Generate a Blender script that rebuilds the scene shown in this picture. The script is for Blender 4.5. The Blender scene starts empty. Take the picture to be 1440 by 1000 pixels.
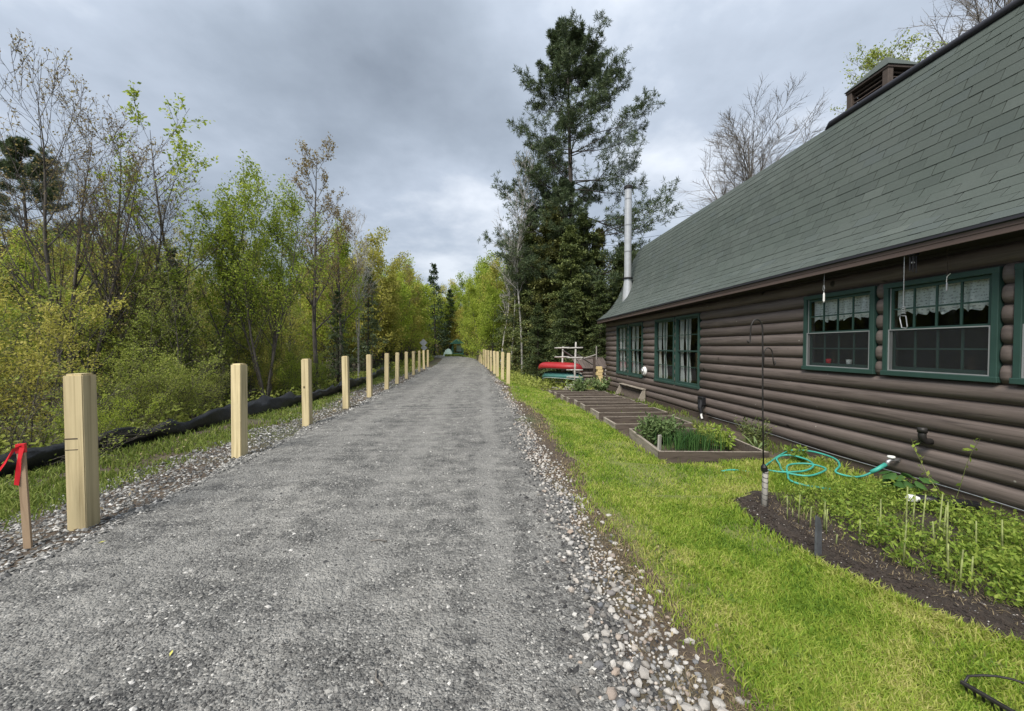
import bpy, bmesh, math, random
import numpy as np
from mathutils import Vector, Matrix, Euler

R = math.radians
scene = bpy.context.scene
COL = scene.collection
PI = math.pi

# ------------------------------------------------------------------ camera
cam_data = bpy.data.cameras.new("camera")
cam = bpy.data.objects.new("camera", cam_data)
COL.objects.link(cam)
cam_data.sensor_width = 36.0
cam_data.lens = 545.0 / 1440.0 * 36.0
cam_data.clip_start = 0.05
cam_data.clip_end = 3000.0
cam.location = (0, 0, 1.5)
cam.rotation_euler = (R(90 - 1.26), 0, R(-4.30))
scene.camera = cam

# ------------------------------------------------------------------ world, sun, exposure
SUN_EL, SUN_AZ = 52.0, 215.0       # azimuth clockwise from +Y (behind the camera, to the left)
world = bpy.data.worlds.new("World")
scene.world = world
world.use_nodes = True
wn, wl = world.node_tree.nodes, world.node_tree.links
wn.clear()


def wnode(t, **kw):
    n = wn.new(t)
    for k, v in kw.items():
        setattr(n, k, v)
    return n


def wmath(op, a, b=None, clamp=False):
    n = wnode('ShaderNodeMath', operation=op, use_clamp=clamp)
    for i, v in enumerate((a, b)):
        if v is None:
            continue
        if isinstance(v, (int, float)):
            n.inputs[i].default_value = v
        else:
            wl.new(v, n.inputs[i])
    return n.outputs[0]


w_out = wnode('ShaderNodeOutputWorld')
w_bg = wnode('ShaderNodeBackground')
w_bg.inputs['Strength'].default_value = 0.10
wl.new(w_bg.outputs[0], w_out.inputs[0])
w_sky = wnode('ShaderNodeTexSky', sky_type='NISHITA')
w_sky.sun_disc = False
w_sky.sun_elevation = R(SUN_EL)
w_sky.sun_rotation = R(SUN_AZ)
w_tc = wnode('ShaderNodeTexCoord')
w_sep = wnode('ShaderNodeSeparateXYZ')
wl.new(w_tc.outputs['Generated'], w_sep.inputs[0])
# cloud layer: the direction is cast on a flat deck above the scene
den = wmath('ADD', wmath('MAXIMUM', w_sep.outputs[2], 0.0), 0.22)
cx = wmath('DIVIDE', w_sep.outputs[0], den)
cy = wmath('DIVIDE', w_sep.outputs[1], den)
w_cmb = wnode('ShaderNodeCombineXYZ')
wl.new(cx, w_cmb.inputs[0]); wl.new(cy, w_cmb.inputs[1])
w_n1 = wnode('ShaderNodeTexNoise')
w_n1.inputs['Scale'].default_value = 0.75
w_n1.inputs['Detail'].default_value = 5.0
w_n1.inputs['Roughness'].default_value = 0.5
w_n1.inputs['Distortion'].default_value = 0.15
wl.new(w_cmb.outputs[0], w_n1.inputs['Vector'])
w_map = wnode('ShaderNodeMapping')
w_map.inputs['Location'].default_value = (3.7, 1.9, 0.4)
wl.new(w_cmb.outputs[0], w_map.inputs['Vector'])
w_n2 = wnode('ShaderNodeTexNoise')
w_n2.inputs['Scale'].default_value = 1.9
w_n2.inputs['Detail'].default_value = 6.0
w_n2.inputs['Roughness'].default_value = 0.58
wl.new(w_map.outputs[0], w_n2.inputs['Vector'])


def wdot(d):
    v = Vector(d).normalized()
    n = wnode('ShaderNodeVectorMath', operation='DOT_PRODUCT')
    wl.new(w_tc.outputs['Generated'], n.inputs[0])
    n.inputs[1].default_value = v
    return n.outputs['Value']


def wblob(d, c0, c1):                      # one broad soft cloud mass or thin place
    n = wnode('ShaderNodeMapRange', interpolation_type='SMOOTHSTEP')
    n.inputs['From Min'].default_value = c0
    n.inputs['From Max'].default_value = c1
    wl.new(wdot(d), n.inputs['Value'])
    return n.outputs[0]


val = wmath('ADD', wmath('MULTIPLY', wmath('SUBTRACT', w_n1.outputs['Fac'], 0.5), 1.5),
            wmath('MULTIPLY', wmath('SUBTRACT', w_n2.outputs['Fac'], 0.5), 0.95))
val = wmath('ADD', val, 0.62)
val = wmath('SUBTRACT', val, wmath('MULTIPLY', wblob((-0.22, 1, 0.33), 0.86, 1.0), 0.36))   # dark cloud bank
val = wmath('ADD', val, wmath('MULTIPLY', wblob((-0.13, 1, 0.25), 0.955, 0.998), 0.52))      # thin bright place low down
val = wmath('ADD', val, wmath('MULTIPLY', wblob((0.62, 1, 0.62), 0.80, 1.0), 0.16))
val = wmath('ADD', val, wmath('MULTIPLY', wblob((-0.62, 1, 0.80), 0.93, 1.0), 0.16))
w_ramp = wnode('ShaderNodeValToRGB')
cr = w_ramp.color_ramp
cr.elements[0].position = 0.10; cr.elements[0].color = (0.60, 0.69, 0.81, 1)
cr.elements[1].position = 1.0; cr.elements[1].color = (2.15, 2.26, 2.42, 1)
e = cr.elements.new(0.45); e.color = (0.92, 1.05, 1.22, 1)
e = cr.elements.new(0.72); e.color = (1.28, 1.43, 1.65, 1)
wl.new(val, w_ramp.inputs[0])
# overcast sky: brighter overhead than low down
zen = wmath('ADD', wmath('MULTIPLY', wmath('MAXIMUM', w_sep.outputs[2], 0.0), 0.9), 0.85)
w_mul = wnode('ShaderNodeVectorMath', operation='SCALE')
wl.new(w_ramp.outputs[0], w_mul.inputs[0]); wl.new(zen, w_mul.inputs['Scale'])
w_mix = wnode('ShaderNodeMix', data_type='RGBA')
w_mix.inputs[0].default_value = 0.93
wl.new(w_sky.outputs[0], w_mix.inputs[6])
wl.new(w_mul.outputs[0], w_mix.inputs[7])
wl.new(w_mix.outputs[2], w_bg.inputs['Color'])

sun_d = bpy.data.lights.new("sun", 'SUN')
sun_d.energy = 1.5
sun_d.angle = R(28)
sun_d.color = (1.0, 0.95, 0.87)
sun = bpy.data.objects.new("sun", sun_d)
COL.objects.link(sun)
sv = Vector((math.sin(R(SUN_AZ)) * math.cos(R(SUN_EL)), math.cos(R(SUN_AZ)) * math.cos(R(SUN_EL)), math.sin(R(SUN_EL))))
sun.rotation_euler = (-sv).to_track_quat('-Z', 'Y').to_euler()

vs = scene.view_settings
vs.view_transform = 'Standard'
vs.look = 'None'
vs.exposure = 1.85
vs.gamma = 1.0
vs.use_curve_mapping = False
scene.render.engine = 'CYCLES'
scene.cycles.max_bounces = 8
scene.cycles.transparent_max_bounces = 12
scene.cycles.diffuse_bounces = 5
scene.cycles.glossy_bounces = 3
try:
    scene.cycles.use_denoising = True
except Exception:
    pass

# ------------------------------------------------------------------ helpers


def link(o, parent=None):
    COL.objects.link(o)
    if parent is not None:
        o.parent = parent
    return o


def tag(o, label=None, cat=None, group=None, kind=None):
    if label: o['label'] = label
    if cat: o['category'] = cat
    if group: o['group'] = group
    if kind: o['kind'] = kind
    return o


def empty(name, loc=(0, 0, 0), rz=0.0):
    o = bpy.data.objects.new(name, None)
    o.empty_display_size = 0.1
    o.location = loc
    o.rotation_euler = (0, 0, rz)
    return link(o)


def npmesh(name, V, F, mat, smooth=False):
    """V (n,3); F an (m,k) index array or a list of them."""
    V = np.asarray(V, np.float32)
    Fs = F if isinstance(F, list) else [F]
    Fs = [np.asarray(f, np.int32) for f in Fs if len(f)]
    me = bpy.data.meshes.new(name)
    me.vertices.add(len(V))
    me.vertices.foreach_set('co', V.ravel())
    loops = np.concatenate([f.ravel() for f in Fs])
    tot = np.concatenate([np.full(len(f), f.shape[1], np.int32) for f in Fs])
    start = np.concatenate([[0], np.cumsum(tot)[:-1]]).astype(np.int32)
    me.loops.add(len(loops))
    me.loops.foreach_set('vertex_index', loops)
    me.polygons.add(len(tot))
    me.polygons.foreach_set('loop_start', start)
    me.polygons.foreach_set('loop_total', tot)
    me.polygons.foreach_set('use_smooth', np.full(len(tot), smooth, bool))
    me.update(calc_edges=True)
    me.validate()
    if mat: me.materials.append(mat)
    return me


def npobj(name, V, F, mat, parent=None, smooth=False):
    return link(bpy.data.objects.new(name, npmesh(name, V, F, mat, smooth)), parent)


def mobj(name, me, parent=None, loc=(0, 0, 0), rot=(0, 0, 0), scale=(1, 1, 1)):
    o = bpy.data.objects.new(name, me)
    o.location = loc; o.rotation_euler = rot; o.scale = scale
    return link(o, parent)


class MB:
    """collects boxes, tubes and sheets; build() links them as one mesh object"""

    def __init__(s):
        s.v, s.f = [], []

    def add(s, vs_, fs_):
        n = len(s.v)
        s.v += [tuple(v) for v in vs_]
        s.f += [tuple(i + n for i in f) for f in fs_]
        return s

    def box(s, a, b, M=None, bev=0.0):
        x0, y0, z0 = a; x1, y1, z1 = b
        if bev > 0:
            bm = bmesh.new()
            bmesh.ops.create_cube(bm, size=1)
            for v in bm.verts:
                v.co = Vector(((x0 + x1) / 2 + v.co.x * (x1 - x0), (y0 + y1) / 2 + v.co.y * (y1 - y0), (z0 + z1) / 2 + v.co.z * (z1 - z0)))
            bmesh.ops.bevel(bm, geom=bm.edges[:], offset=bev, segments=1, affect='EDGES')
            bm.verts.index_update()
            vs_ = [v.co.copy() for v in bm.verts]
            fs_ = [[v.index for v in f.verts] for f in bm.faces]
            bm.free()
        else:
            vs_ = [Vector((x, y, z)) for z in (z0, z1) for y in (y0, y1) for x in (x0, x1)]
            fs_ = [(0, 2, 3, 1), (4, 5, 7, 6), (0, 1, 5, 4), (2, 6, 7, 3), (0, 4, 6, 2), (1, 3, 7, 5)]
        if M is not None: vs_ = [M @ v for v in vs_]
        return s.add(vs_, fs_)

    def tube(s, pts, rad, k=8, cap=True):
        pts = [Vector(p) for p in pts]
        n = len(pts)
        rads = rad if isinstance(rad, (list, tuple)) else [rad] * n
        vs_, fs_ = [], []
        prev = None
        for i, p in enumerate(pts):
            t = (pts[min(i + 1, n - 1)] - pts[max(i - 1, 0)]).normalized()
            if prev is None:
                a = t.orthogonal().normalized()
            else:
                a = (prev - t * prev.dot(t))
                a = a.normalized() if a.length > 1e-6 else t.orthogonal().normalized()
            prev = a
            b = t.cross(a)
            for j in range(k):
                an = 2 * PI * j / k
                vs_.append(p + (a * math.cos(an) + b * math.sin(an)) * rads[i])
        for i in range(n - 1):
            for j in range(k):
                fs_.append((i * k + j, i * k + (j + 1) % k, (i + 1) * k + (j + 1) % k, (i + 1) * k + j))
        if cap:
            fs_.append(tuple(range(k - 1, -1, -1)))
            fs_.append(tuple((n - 1) * k + j for j in range(k)))
        return s.add(vs_, fs_)

    def lathe(s, prof, M=None, k=20):
        """prof: list of (r, z)"""
        vs_, fs_ = [], []
        for r, z in prof:
            for j in range(k):
                an = 2 * PI * j / k
                v = Vector((r * math.cos(an), r * math.sin(an), z))
                vs_.append(M @ v if M is not None else v)
        for i in range(len(prof) - 1):
            for j in range(k):
                fs_.append((i * k + j, i * k + (j + 1) % k, (i + 1) * k + (j + 1) % k, (i + 1) * k + j))
        fs_.append(tuple(range(k - 1, -1, -1)))
        fs_.append(tuple((len(prof) - 1) * k + j for j in range(k)))
        return s.add(vs_, fs_)

    def mesh(s, name, mat, smooth=False):
        me = bpy.data.meshes.new(name)
        me.from_pydata(s.v, [], s.f)
        if mat: me.materials.append(mat)
        if smooth:
            me.polygons.foreach_set('use_smooth', [True] * len(me.polygons))
        me.update()
        return me

    def build(s, name, mat, parent=None, smooth=False, loc=(0, 0, 0), rot=(0, 0, 0)):
        return mobj(name, s.mesh(name, mat, smooth), parent, loc, rot)


def children(o):
    return [c for c in o.children]


def copy_tree(o, parent=None):
    c = o.copy()
    link(c, parent)
    for ch in children(o):
        copy_tree(ch, c)
    return c


# value noise on numpy arrays (for masks and relief)
_rs = np.random.RandomState(7)
_lat = _rs.rand(256, 256)


def vnoise(x, y, sc):
    x = np.asarray(x) * sc + 1000.37; y = np.asarray(y) * sc + 1000.71
    xi = np.floor(x).astype(int); yi = np.floor(y).astype(int)
    fx = x - xi; fy = y - yi
    fx = fx * fx * (3 - 2 * fx); fy = fy * fy * (3 - 2 * fy)
    a = _lat[xi % 256, yi % 256]; b = _lat[(xi + 1) % 256, yi % 256]
    c = _lat[xi % 256, (yi + 1) % 256]; d = _lat[(xi + 1) % 256, (yi + 1) % 256]
    return (a * (1 - fx) + b * fx) * (1 - fy) + (c * (1 - fx) + d * fx) * fy


def fbm(x, y, sc):
    return (vnoise(x, y, sc) * 0.55 + vnoise(x, y, sc * 2.3) * 0.28 + vnoise(x, y, sc * 5.1) * 0.17)


def sstep(a, b, x):
    t = np.clip((np.asarray(x, float) - a) / (b - a), 0, 1)
    return t * t * (3 - 2 * t)


# ------------------------------------------------------------------ ground shape


def curve(y):                       # sideways bend of the path to the left far ahead
    y = np.asarray(y, float)
    a = np.clip(y - 11, 0, None); b = np.clip(y - 25, 0, None); c = np.clip(y - 50, 0, None)
    return -0.03 * a - 0.0012 * b * b - 0.010 * c * c


def gh(x, y):                       # ground height
    x = np.asarray(x, float); y = np.asarray(y, float)
    s = x - curve(np.minimum(y, 70))
    z = np.zeros_like(s) - 0.04
    z = z - 0.06 * sstep(-3.5, -4.6, s) - 0.75 * sstep(-5.4, -9.0, s) * (0.55 + 0.9 * vnoise(x, y, 0.16))
    z = z - 0.16 * sstep(0.95, 2.3, s)
    low = sstep(12.5, 17.5, y) * sstep(1.2, 3.6, s)
    z = z - 0.30 * low
    far = sstep(9, 60, np.hypot(x, y))
    z = z + far * 0.6 * (vnoise(x, y, 0.05) - 0.5) * (1 - sstep(-6, -4, s) * (1 - sstep(1.5, 6, s)))
    z = z + 0.02 * (fbm(x, y, 1.3) - 0.5)
    return z


def gz(x, y):
    return float(gh(np.array([x]), np.array([y]))[0])


# ------------------------------------------------------------------ materials


def mat_new(name):
    m = bpy.data.materials.new(name)
    m.use_nodes = True
    nt = m.node_tree
    bs = nt.nodes['Principled BSDF']
    return m, nt.nodes, nt.links, bs


def nmix(n, l, fac, a, b, blend='MIX'):
    x = n.new('ShaderNodeMix'); x.data_type = 'RGBA'; x.blend_type = blend
    for sock, v in ((x.inputs[0], fac), (x.inputs[6], a), (x.inputs[7], b)):
        if isinstance(v, (int, float)):
            sock.default_value = v
        elif isinstance(v, tuple):
            sock.default_value = (*v[:3], 1)
        else:
            l.new(v, sock)
    return x.outputs[2]


def nmath(n, l, op, a, b=None, clamp=False):
    x = n.new('ShaderNodeMath'); x.operation = op; x.use_clamp = clamp
    for i, v in enumerate((a, b)):
        if v is None: continue
        if isinstance(v, (int, float)): x.inputs[i].default_value = v
        else: l.new(v, x.inputs[i])
    return x.outputs[0]


def nramp(n, l, fac, stops):
    x = n.new('ShaderNodeValToRGB')
    els = x.color_ramp.elements
    while len(els) < len(stops): els.new(0.5)
    for e_, (p, c) in zip(els, stops):
        e_.position = p
        e_.color = (c, c, c, 1) if isinstance(c, (int, float)) else (*c[:3], 1)
    l.new(fac, x.inputs[0])
    return x.outputs[0]


def nnoise(n, l, vec, sc, det=3.0, rough=0.55, dist=0.0):
    x = n.new('ShaderNodeTexNoise')
    x.inputs['Scale'].default_value = sc
    x.inputs['Detail'].default_value = det
    x.inputs['Roughness'].default_value = rough
    x.inputs['Distortion'].default_value = dist
    if vec is not None: l.new(vec, x.inputs['Vector'])
    return x.outputs['Fac']


def ncoord(n, l, scale=(1, 1, 1), kind='Object', rand=False):
    t = n.new('ShaderNodeTexCoord')
    v = t.outputs[kind]
    if rand:
        oi = n.new('ShaderNodeObjectInfo')
        ad = n.new('ShaderNodeVectorMath'); ad.operation = 'ADD'
        cm = n.new('ShaderNodeVectorMath'); cm.operation = 'SCALE'
        cb = n.new('ShaderNodeCombineXYZ')
        for i in range(3): l.new(oi.outputs['Random'], cb.inputs[i])
        l.new(cb.outputs[0], cm.inputs[0]); cm.inputs['Scale'].default_value = 37.0
        l.new(v, ad.inputs[0]); l.new(cm.outputs[0], ad.inputs[1])
        v = ad.outputs[0]
    m = n.new('ShaderNodeMapping')
    m.inputs['Scale'].default_value = scale
    l.new(v, m.inputs['Vector'])
    return m.outputs[0]


def nbump(n, l, h, strength=0.4, dist=0.01, nrm=None):
    b = n.new('ShaderNodeBump')
    b.inputs['Strength'].default_value = strength
    b.inputs['Distance'].default_value = dist
    l.new(h, b.inputs['Height'])
    if nrm is not None: l.new(nrm, b.inputs['Normal'])
    return b.outputs[0]


def m_simple(name, col, rough=0.7, var=0.25, sc=6.0, metal=0.0, bump=0.0, spec=0.3, rand=True, stretch=(1, 1, 1)):
    m, n, l, bs = mat_new(name)
    v = ncoord(n, l, stretch, rand=rand)
    f = nnoise(n, l, v, sc, 5, 0.6)
    lo = tuple(c * (1 - var) for c in col); hi = tuple(min(1, c * (1 + var)) for c in col)
    l.new(nramp(n, l, f, [(0.3, lo), (0.7, hi)]), bs.inputs['Base Color'])
    bs.inputs['Roughness'].default_value = rough
    bs.inputs['Metallic'].default_value = metal
    bs.inputs['Specular IOR Level'].default_value = spec
    if bump:
        f2 = nnoise(n, l, v, sc * 4, 4, 0.6)
        l.new(nbump(n, l, f2, bump, 0.01), bs.inputs['Normal'])
    return m


def m_leaf(name, cols, trans=0.35, rough=0.6, patch=0.0):
    """foliage: each leaf takes its own tone between the given colours; light passes through"""
    m, n, l, bs = mat_new(name)
    g = n.new('ShaderNodeNewGeometry')
    oi = n.new('ShaderNodeObjectInfo')
    f = nmath(n, l, 'ADD', g.outputs['Random Per Island'], nmath(n, l, 'MULTIPLY', nmath(n, l, 'SUBTRACT', oi.outputs['Random'], 0.5), 0.55))
    if patch:
        pv_ = ncoord(n, l, kind='Object')
        pn_ = nmath(n, l, 'ADD', nmath(n, l, 'MULTIPLY', nnoise(n, l, pv_, 1.1, 3, .6), .6), nmath(n, l, 'MULTIPLY', nnoise(n, l, pv_, 4.5, 3, .6), .4))
        f = nmath(n, l, 'ADD', nmath(n, l, 'MULTIPLY', f, .62), nmath(n, l, 'MULTIPLY', nmath(n, l, 'SUBTRACT', pn_, .40), patch), True)
    stops = [(i / max(1, len(cols) - 1), c) for i, c in enumerate(cols)]
    c = nramp(n, l, f, stops)
    l.new(c, bs.inputs['Base Color'])
    bs.inputs['Roughness'].default_value = rough
    bs.inputs['Specular IOR Level'].default_value = 0.25
    t = n.new('ShaderNodeBsdfTranslucent')
    l.new(c, t.inputs['Color'])
    mx = n.new('ShaderNodeMixShader')
    mx.inputs[0].default_value = trans
    l.new(bs.outputs[0], mx.inputs[1]); l.new(t.outputs[0], mx.inputs[2])
    l.new(mx.outputs[0], n['Material Output'].inputs[0])
    return m


def m_gravel():
    m, n, l, bs = mat_new('gravel')
    v = ncoord(n, l, kind='Object')
    big = nnoise(n, l, v, 0.9, 4, 0.6, 0.6)
    # long soft wheel streaks along the path
    v2 = ncoord(n, l, (1.6, 0.16, 1), kind='Object')
    streak = nmath(n, l, 'ADD', nmath(n, l, 'MULTIPLY', nnoise(n, l, v2, 1.3, 4, 0.6), 0.45), nmath(n, l, 'MULTIPLY', nnoise(n, l, ncoord(n, l, (0.55, 3.2, 1), kind='Object'), 1.6, 5, 0.65, 0.4), 0.55))
    patch = nmath(n, l, 'ADD', nmath(n, l, 'MULTIPLY', big, 0.35), nmath(n, l, 'MULTIPLY', streak, 0.65))
    mid = nnoise(n, l, v, 5.0, 4, 0.65)
    vo = n.new('ShaderNodeTexVoronoi'); vo.inputs['Scale'].default_value = 95
    l.new(v, vo.inputs['Vector'])
    vo2 = n.new('ShaderNodeTexVoronoi'); vo2.inputs['Scale'].default_value = 38
    l.new(v, vo2.inputs['Vector'])
    sp = n.new('ShaderNodeSeparateColor'); l.new(vo.outputs['Color'], sp.inputs[0])
    sp2 = n.new('ShaderNodeSeparateColor'); l.new(vo2.outputs['Color'], sp2.inputs[0])
    chip = nramp(n, l, sp.outputs[0], [(0.0, (.022, .022, .023)), (0.35, (.068, .068, .068)), (0.75, (.135, .134, .130)), (0.93, (.24, .236, .225)), (1.0, (.48, .47, .45))])
    chip2 = nramp(n, l, sp2.outputs[0], [(0.0, (.03, .031, .034)), (0.5, (.095, .094, .092)), (0.9, (.18, .177, .17)), (1.0, (.42, .41, .39))])
    sel = nramp(n, l, nnoise(n, l, v, 2.4, 3, 0.6), [(0.48, 0.0), (0.66, 1.0)])
    c = nmix(n, l, nmath(n, l, 'MULTIPLY', sel, 0.55), chip, chip2)
    sand = nramp(n, l, nnoise(n, l, v, 260, 2, 0.6), [(0.3, (.085, .083, .079)), (0.7, (.23, .226, .215))])
    fs = nramp(n, l, patch, [(0.42, 0.0), (0.60, 0.75)])
    c = nmix(n, l, fs, c, sand)
    tone = nramp(n, l, nmath(n, l, 'ADD', nmath(n, l, 'MULTIPLY', patch, 0.52), nmath(n, l, 'MULTIPLY', mid, 0.48)), [(0.36, (.66, .66, .66)), (0.49, (1.12, 1.12, 1.10)), (0.61, (2.0, 1.98, 1.92))])
    c = nmix(n, l, 1.0, c, tone, 'MULTIPLY')
    sx = n.new('ShaderNodeSeparateXYZ'); l.new(v, sx.inputs[0])
    wob = nmath(n, l, 'MULTIPLY', nmath(n, l, 'SUBTRACT', nnoise(n, l, ncoord(n, l, (.4, .35, 1), kind='Object'), 1.0, 2, .5), .5), .9)
    xs = nmath(n, l, 'ADD', sx.outputs[0], wob)
    band = None
    for x0, w0, k0 in ((0.10, .15, 2.6), (-1.05, .34, 1.0), (-2.25, .30, 1.0)):
        d = nmath(n, l, 'DIVIDE', nmath(n, l, 'ABSOLUTE', nmath(n, l, 'SUBTRACT', xs, x0)), w0)
        g_ = nmath(n, l, 'MULTIPLY', nmath(n, l, 'SUBTRACT', 1.0, d, True), k0)
        band = g_ if band is None else nmath(n, l, 'MAXIMUM', band, g_)
    rip = nnoise(n, l, ncoord(n, l, (0.22, 3.0, 1), kind='Object'), 1.5, 4, .6, .3)
    pale = nmath(n, l, 'MULTIPLY', nramp(n, l, nmath(n, l, 'ADD', nmath(n, l, 'MULTIPLY', band, .15), nmath(n, l, 'ADD', nmath(n, l, 'MULTIPLY', rip, .66), nmath(n, l, 'MULTIPLY', mid, .40))), [(.45, 0.0), (.66, 1.0)]), .55)
    sand2 = nramp(n, l, nnoise(n, l, v, 190, 3, 0.7), [(0.32, (.10, .098, .092)), (0.5, (.25, .245, .23)), (0.72, (.50, .49, .46))])
    c = nmix(n, l, pale, c, sand2)
    l.new(c, bs.inputs['Base Color'])
    bs.inputs['Roughness'].default_value = 0.85
    bs.inputs['Specular IOR Level'].default_value = 0.25
    h = nmath(n, l, 'ADD', nmath(n, l, 'MULTIPLY', vo.outputs['Distance'], -0.6), nmath(n, l, 'MULTIPLY', vo2.outputs['Distance'], -0.8))
    h = nmath(n, l, 'ADD', h, nmath(n, l, 'MULTIPLY', nnoise(n, l, v, 14, 4, 0.65), 2.2))
    l.new(nbump(n, l, h, 1.0, 0.016), bs.inputs['Normal'])
    return m


def m_stone(name, stops, var_sc=18):
    m, n, l, bs = mat_new(name)
    g = n.new('ShaderNodeNewGeometry'); oi = n.new('ShaderNodeObjectInfo')
    f = nmath(n, l, 'FRACT', nmath(n, l, 'ADD', g.outputs['Random Per Island'], oi.outputs['Random']))
    c = nramp(n, l, f, stops)
    v = ncoord(n, l, kind='Object', rand=True)
    nz = nnoise(n, l, v, var_sc, 5, 0.65)
    c = nmix(n, l, 1.0, c, nramp(n, l, nz, [(0.3, (.72, .72, .72)), (0.7, (1.15, 1.14, 1.12))]), 'MULTIPLY')
    l.new(c, bs.inputs['Base Color'])
    bs.inputs['Roughness'].default_value = 0.75
    bs.inputs['Specular IOR Level'].default_value = 0.3
    l.new(nbump(n, l, nz, 0.5, 0.01), bs.inputs['Normal'])
    return m


def m_ground():
    m, n, l, bs = mat_new('ground')
    v = ncoord(n, l, kind='Object')
    f = nnoise(n, l, v, 9, 6, 0.7)
    f2 = nnoise(n, l, v, 0.35, 4, 0.6)
    f3 = nnoise(n, l, v, 70, 3, 0.7)
    c = nramp(n, l, f, [(0.3, (.035, .026, .018)), (0.55, (.075, .055, .038)), (0.75, (.12, .095, .065))])
    c = nmix(n, l, nramp(n, l, f3, [(0.55, 0.0), (0.75, 0.7)]), c, (.2, .165, .12))
    c = nmix(n, l, nramp(n, l, f2, [(0.5, 0.0), (0.62, 0.6)]), c, (.06, .085, .025))
    l.new(c, bs.inputs['Base Color'])
    bs.inputs['Roughness'].default_value = 0.95
    h = nmath(n, l, 'ADD', f, nmath(n, l, 'MULTIPLY', f3, 0.35))
    l.new(nbump(n, l, h, 0.8, 0.03), bs.inputs['Normal'])
    return m


def m_lawn():
    m, n, l, bs = mat_new('lawn')
    v = ncoord(n, l, kind='Object')
    f = nnoise(n, l, v, 40, 5, 0.7)
    f2 = nnoise(n, l, v, 1.6, 4, 0.6)
    c = nramp(n, l, f, [(0.3, (.07, .075, .022)), (0.55, (.15, .18, .04)), (0.75, (.24, .27, .075))])
    c = nmix(n, l, nramp(n, l, f2, [(0.5, 0.0), (0.7, 0.5)]), c, (.16, .15, .06))
    l.new(c, bs.inputs['Base Color'])
    bs.inputs['Roughness'].default_value = 0.95
    l.new(nbump(n, l, f, 0.8, 0.02), bs.inputs['Normal'])
    return m


def m_soil():
    m, n, l, bs = mat_new('soil')
    v = ncoord(n, l, kind='Object')
    f = nnoise(n, l, v, 22, 6, 0.7)
    f3 = nnoise(n, l, v, 110, 2, 0.6)
    c = nramp(n, l, f, [(0.3, (.018, .013, .010)), (0.6, (.045, .033, .025)), (0.8, (.08, .06, .045))])
    c = nmix(n, l, nramp(n, l, f3, [(0.66, 0.0), (0.76, 0.8)]), c, (.22, .19, .15))
    l.new(c, bs.inputs['Base Color'])
    bs.inputs['Roughness'].default_value = 0.95
    l.new(nbump(n, l, f, 1.0, 0.03), bs.inputs['Normal'])
    return m


def m_wood(name, base, dark, grain=(28, 28, 1.4), knots=0.0, rough=0.75, spots=False, bump=0.25):
    m, n, l, bs = mat_new(name)
    v = ncoord(n, l, grain, rand=True)
    g1 = nnoise(n, l, v, 1.0, 5, 0.6, 0.6)
    vb = ncoord(n, l, (1, 1, 1), rand=True)
    g2 = nnoise(n, l, vb, 2.2, 4, 0.6)
    c = nramp(n, l, g1, [(0.28, dark), (0.52, base), (0.8, tuple(min(1, x * 1.15) for x in base))])
    c = nmix(n, l, nramp(n, l, g2, [(0.42, 0.0), (0.72, 0.45)]), c, tuple(x * 0.72 for x in base))
    if knots:
        vo = n.new('ShaderNodeTexVoronoi'); vo.inputs['Scale'].default_value = knots
        l.new(ncoord(n, l, (1, 1, 0.8), rand=True), vo.inputs['Vector'])
        k = nramp(n, l, vo.outputs['Distance'], [(0.055, 1.0), (0.10, 0.0)])
        c = nmix(n, l, k, c, tuple(x * 0.3 for x in dark))
    if spots:
        vo = n.new('ShaderNodeTexVoronoi'); vo.inputs['Scale'].default_value = 4.4
        l.new(vb, vo.inputs['Vector'])
        k = nramp(n, l, vo.outputs['Distance'], [(0.03, 0.75), (0.055, 0.0)])
        c = nmix(n, l, k, c, (.42, .40, .36))
    oi = n.new('ShaderNodeObjectInfo')
    c = nmix(n, l, 1.0, c, nramp(n, l, oi.outputs['Random'], [(0.0, (.86, .85, .84)), (1.0, (1.10, 1.10, 1.10))]), 'MULTIPLY')
    l.new(c, bs.inputs['Base Color'])
    bs.inputs['Roughness'].default_value = rough
    bs.inputs['Specular IOR Level'].default_value = 0.25
    l.new(nbump(n, l, g1, bump, 0.004), bs.inputs['Normal'])
    return m


def m_shingle():
    m, n, l, bs = mat_new('shingle')
    g = n.new('ShaderNodeNewGeometry'); oi = n.new('ShaderNodeObjectInfo')
    f = nmath(n, l, 'FRACT', nmath(n, l, 'ADD', g.outputs['Random Per Island'], oi.outputs['Random']))
    c = nramp(n, l, f, [(0.0, (.063, .076, .069)), (0.25, (.069, .083, .075)), (0.85, (.075, .090, .081)), (0.95, (.071, .086, .082)), (1.0, (.087, .103, .093))])
    v = ncoord(n, l, kind='Generated') if False else ncoord(n, l, kind='Object')
    geo = n.new('ShaderNodeNewGeometry')
    mp = n.new('ShaderNodeMapping'); l.new(geo.outputs['Position'], mp.inputs['Vector'])
    sp = nnoise(n, l, mp.outputs[0], 260, 2, 0.7)
    bl = nnoise(n, l, mp.outputs[0], 0.8, 4, 0.6)
    c = nmix(n, l, 1.0, c, nramp(n, l, sp, [(0.3, (.6, .6, .6)), (0.7, (1.4, 1.4, 1.4))]), 'MULTIPLY')
    c = nmix(n, l, 1.0, c, nramp(n, l, bl, [(0.35, (.92, .94, .92)), (0.65, (1.07, 1.05, 1.05))]), 'MULTIPLY')
    l.new(c, bs.inputs['Base Color'])
    bs.inputs['Roughness'].default_value = 0.88
    bs.inputs['Specular IOR Level'].default_value = 0.25
    l.new(nbump(n, l, sp, 0.5, 0.004), bs.inputs['Normal'])
    return m


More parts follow.
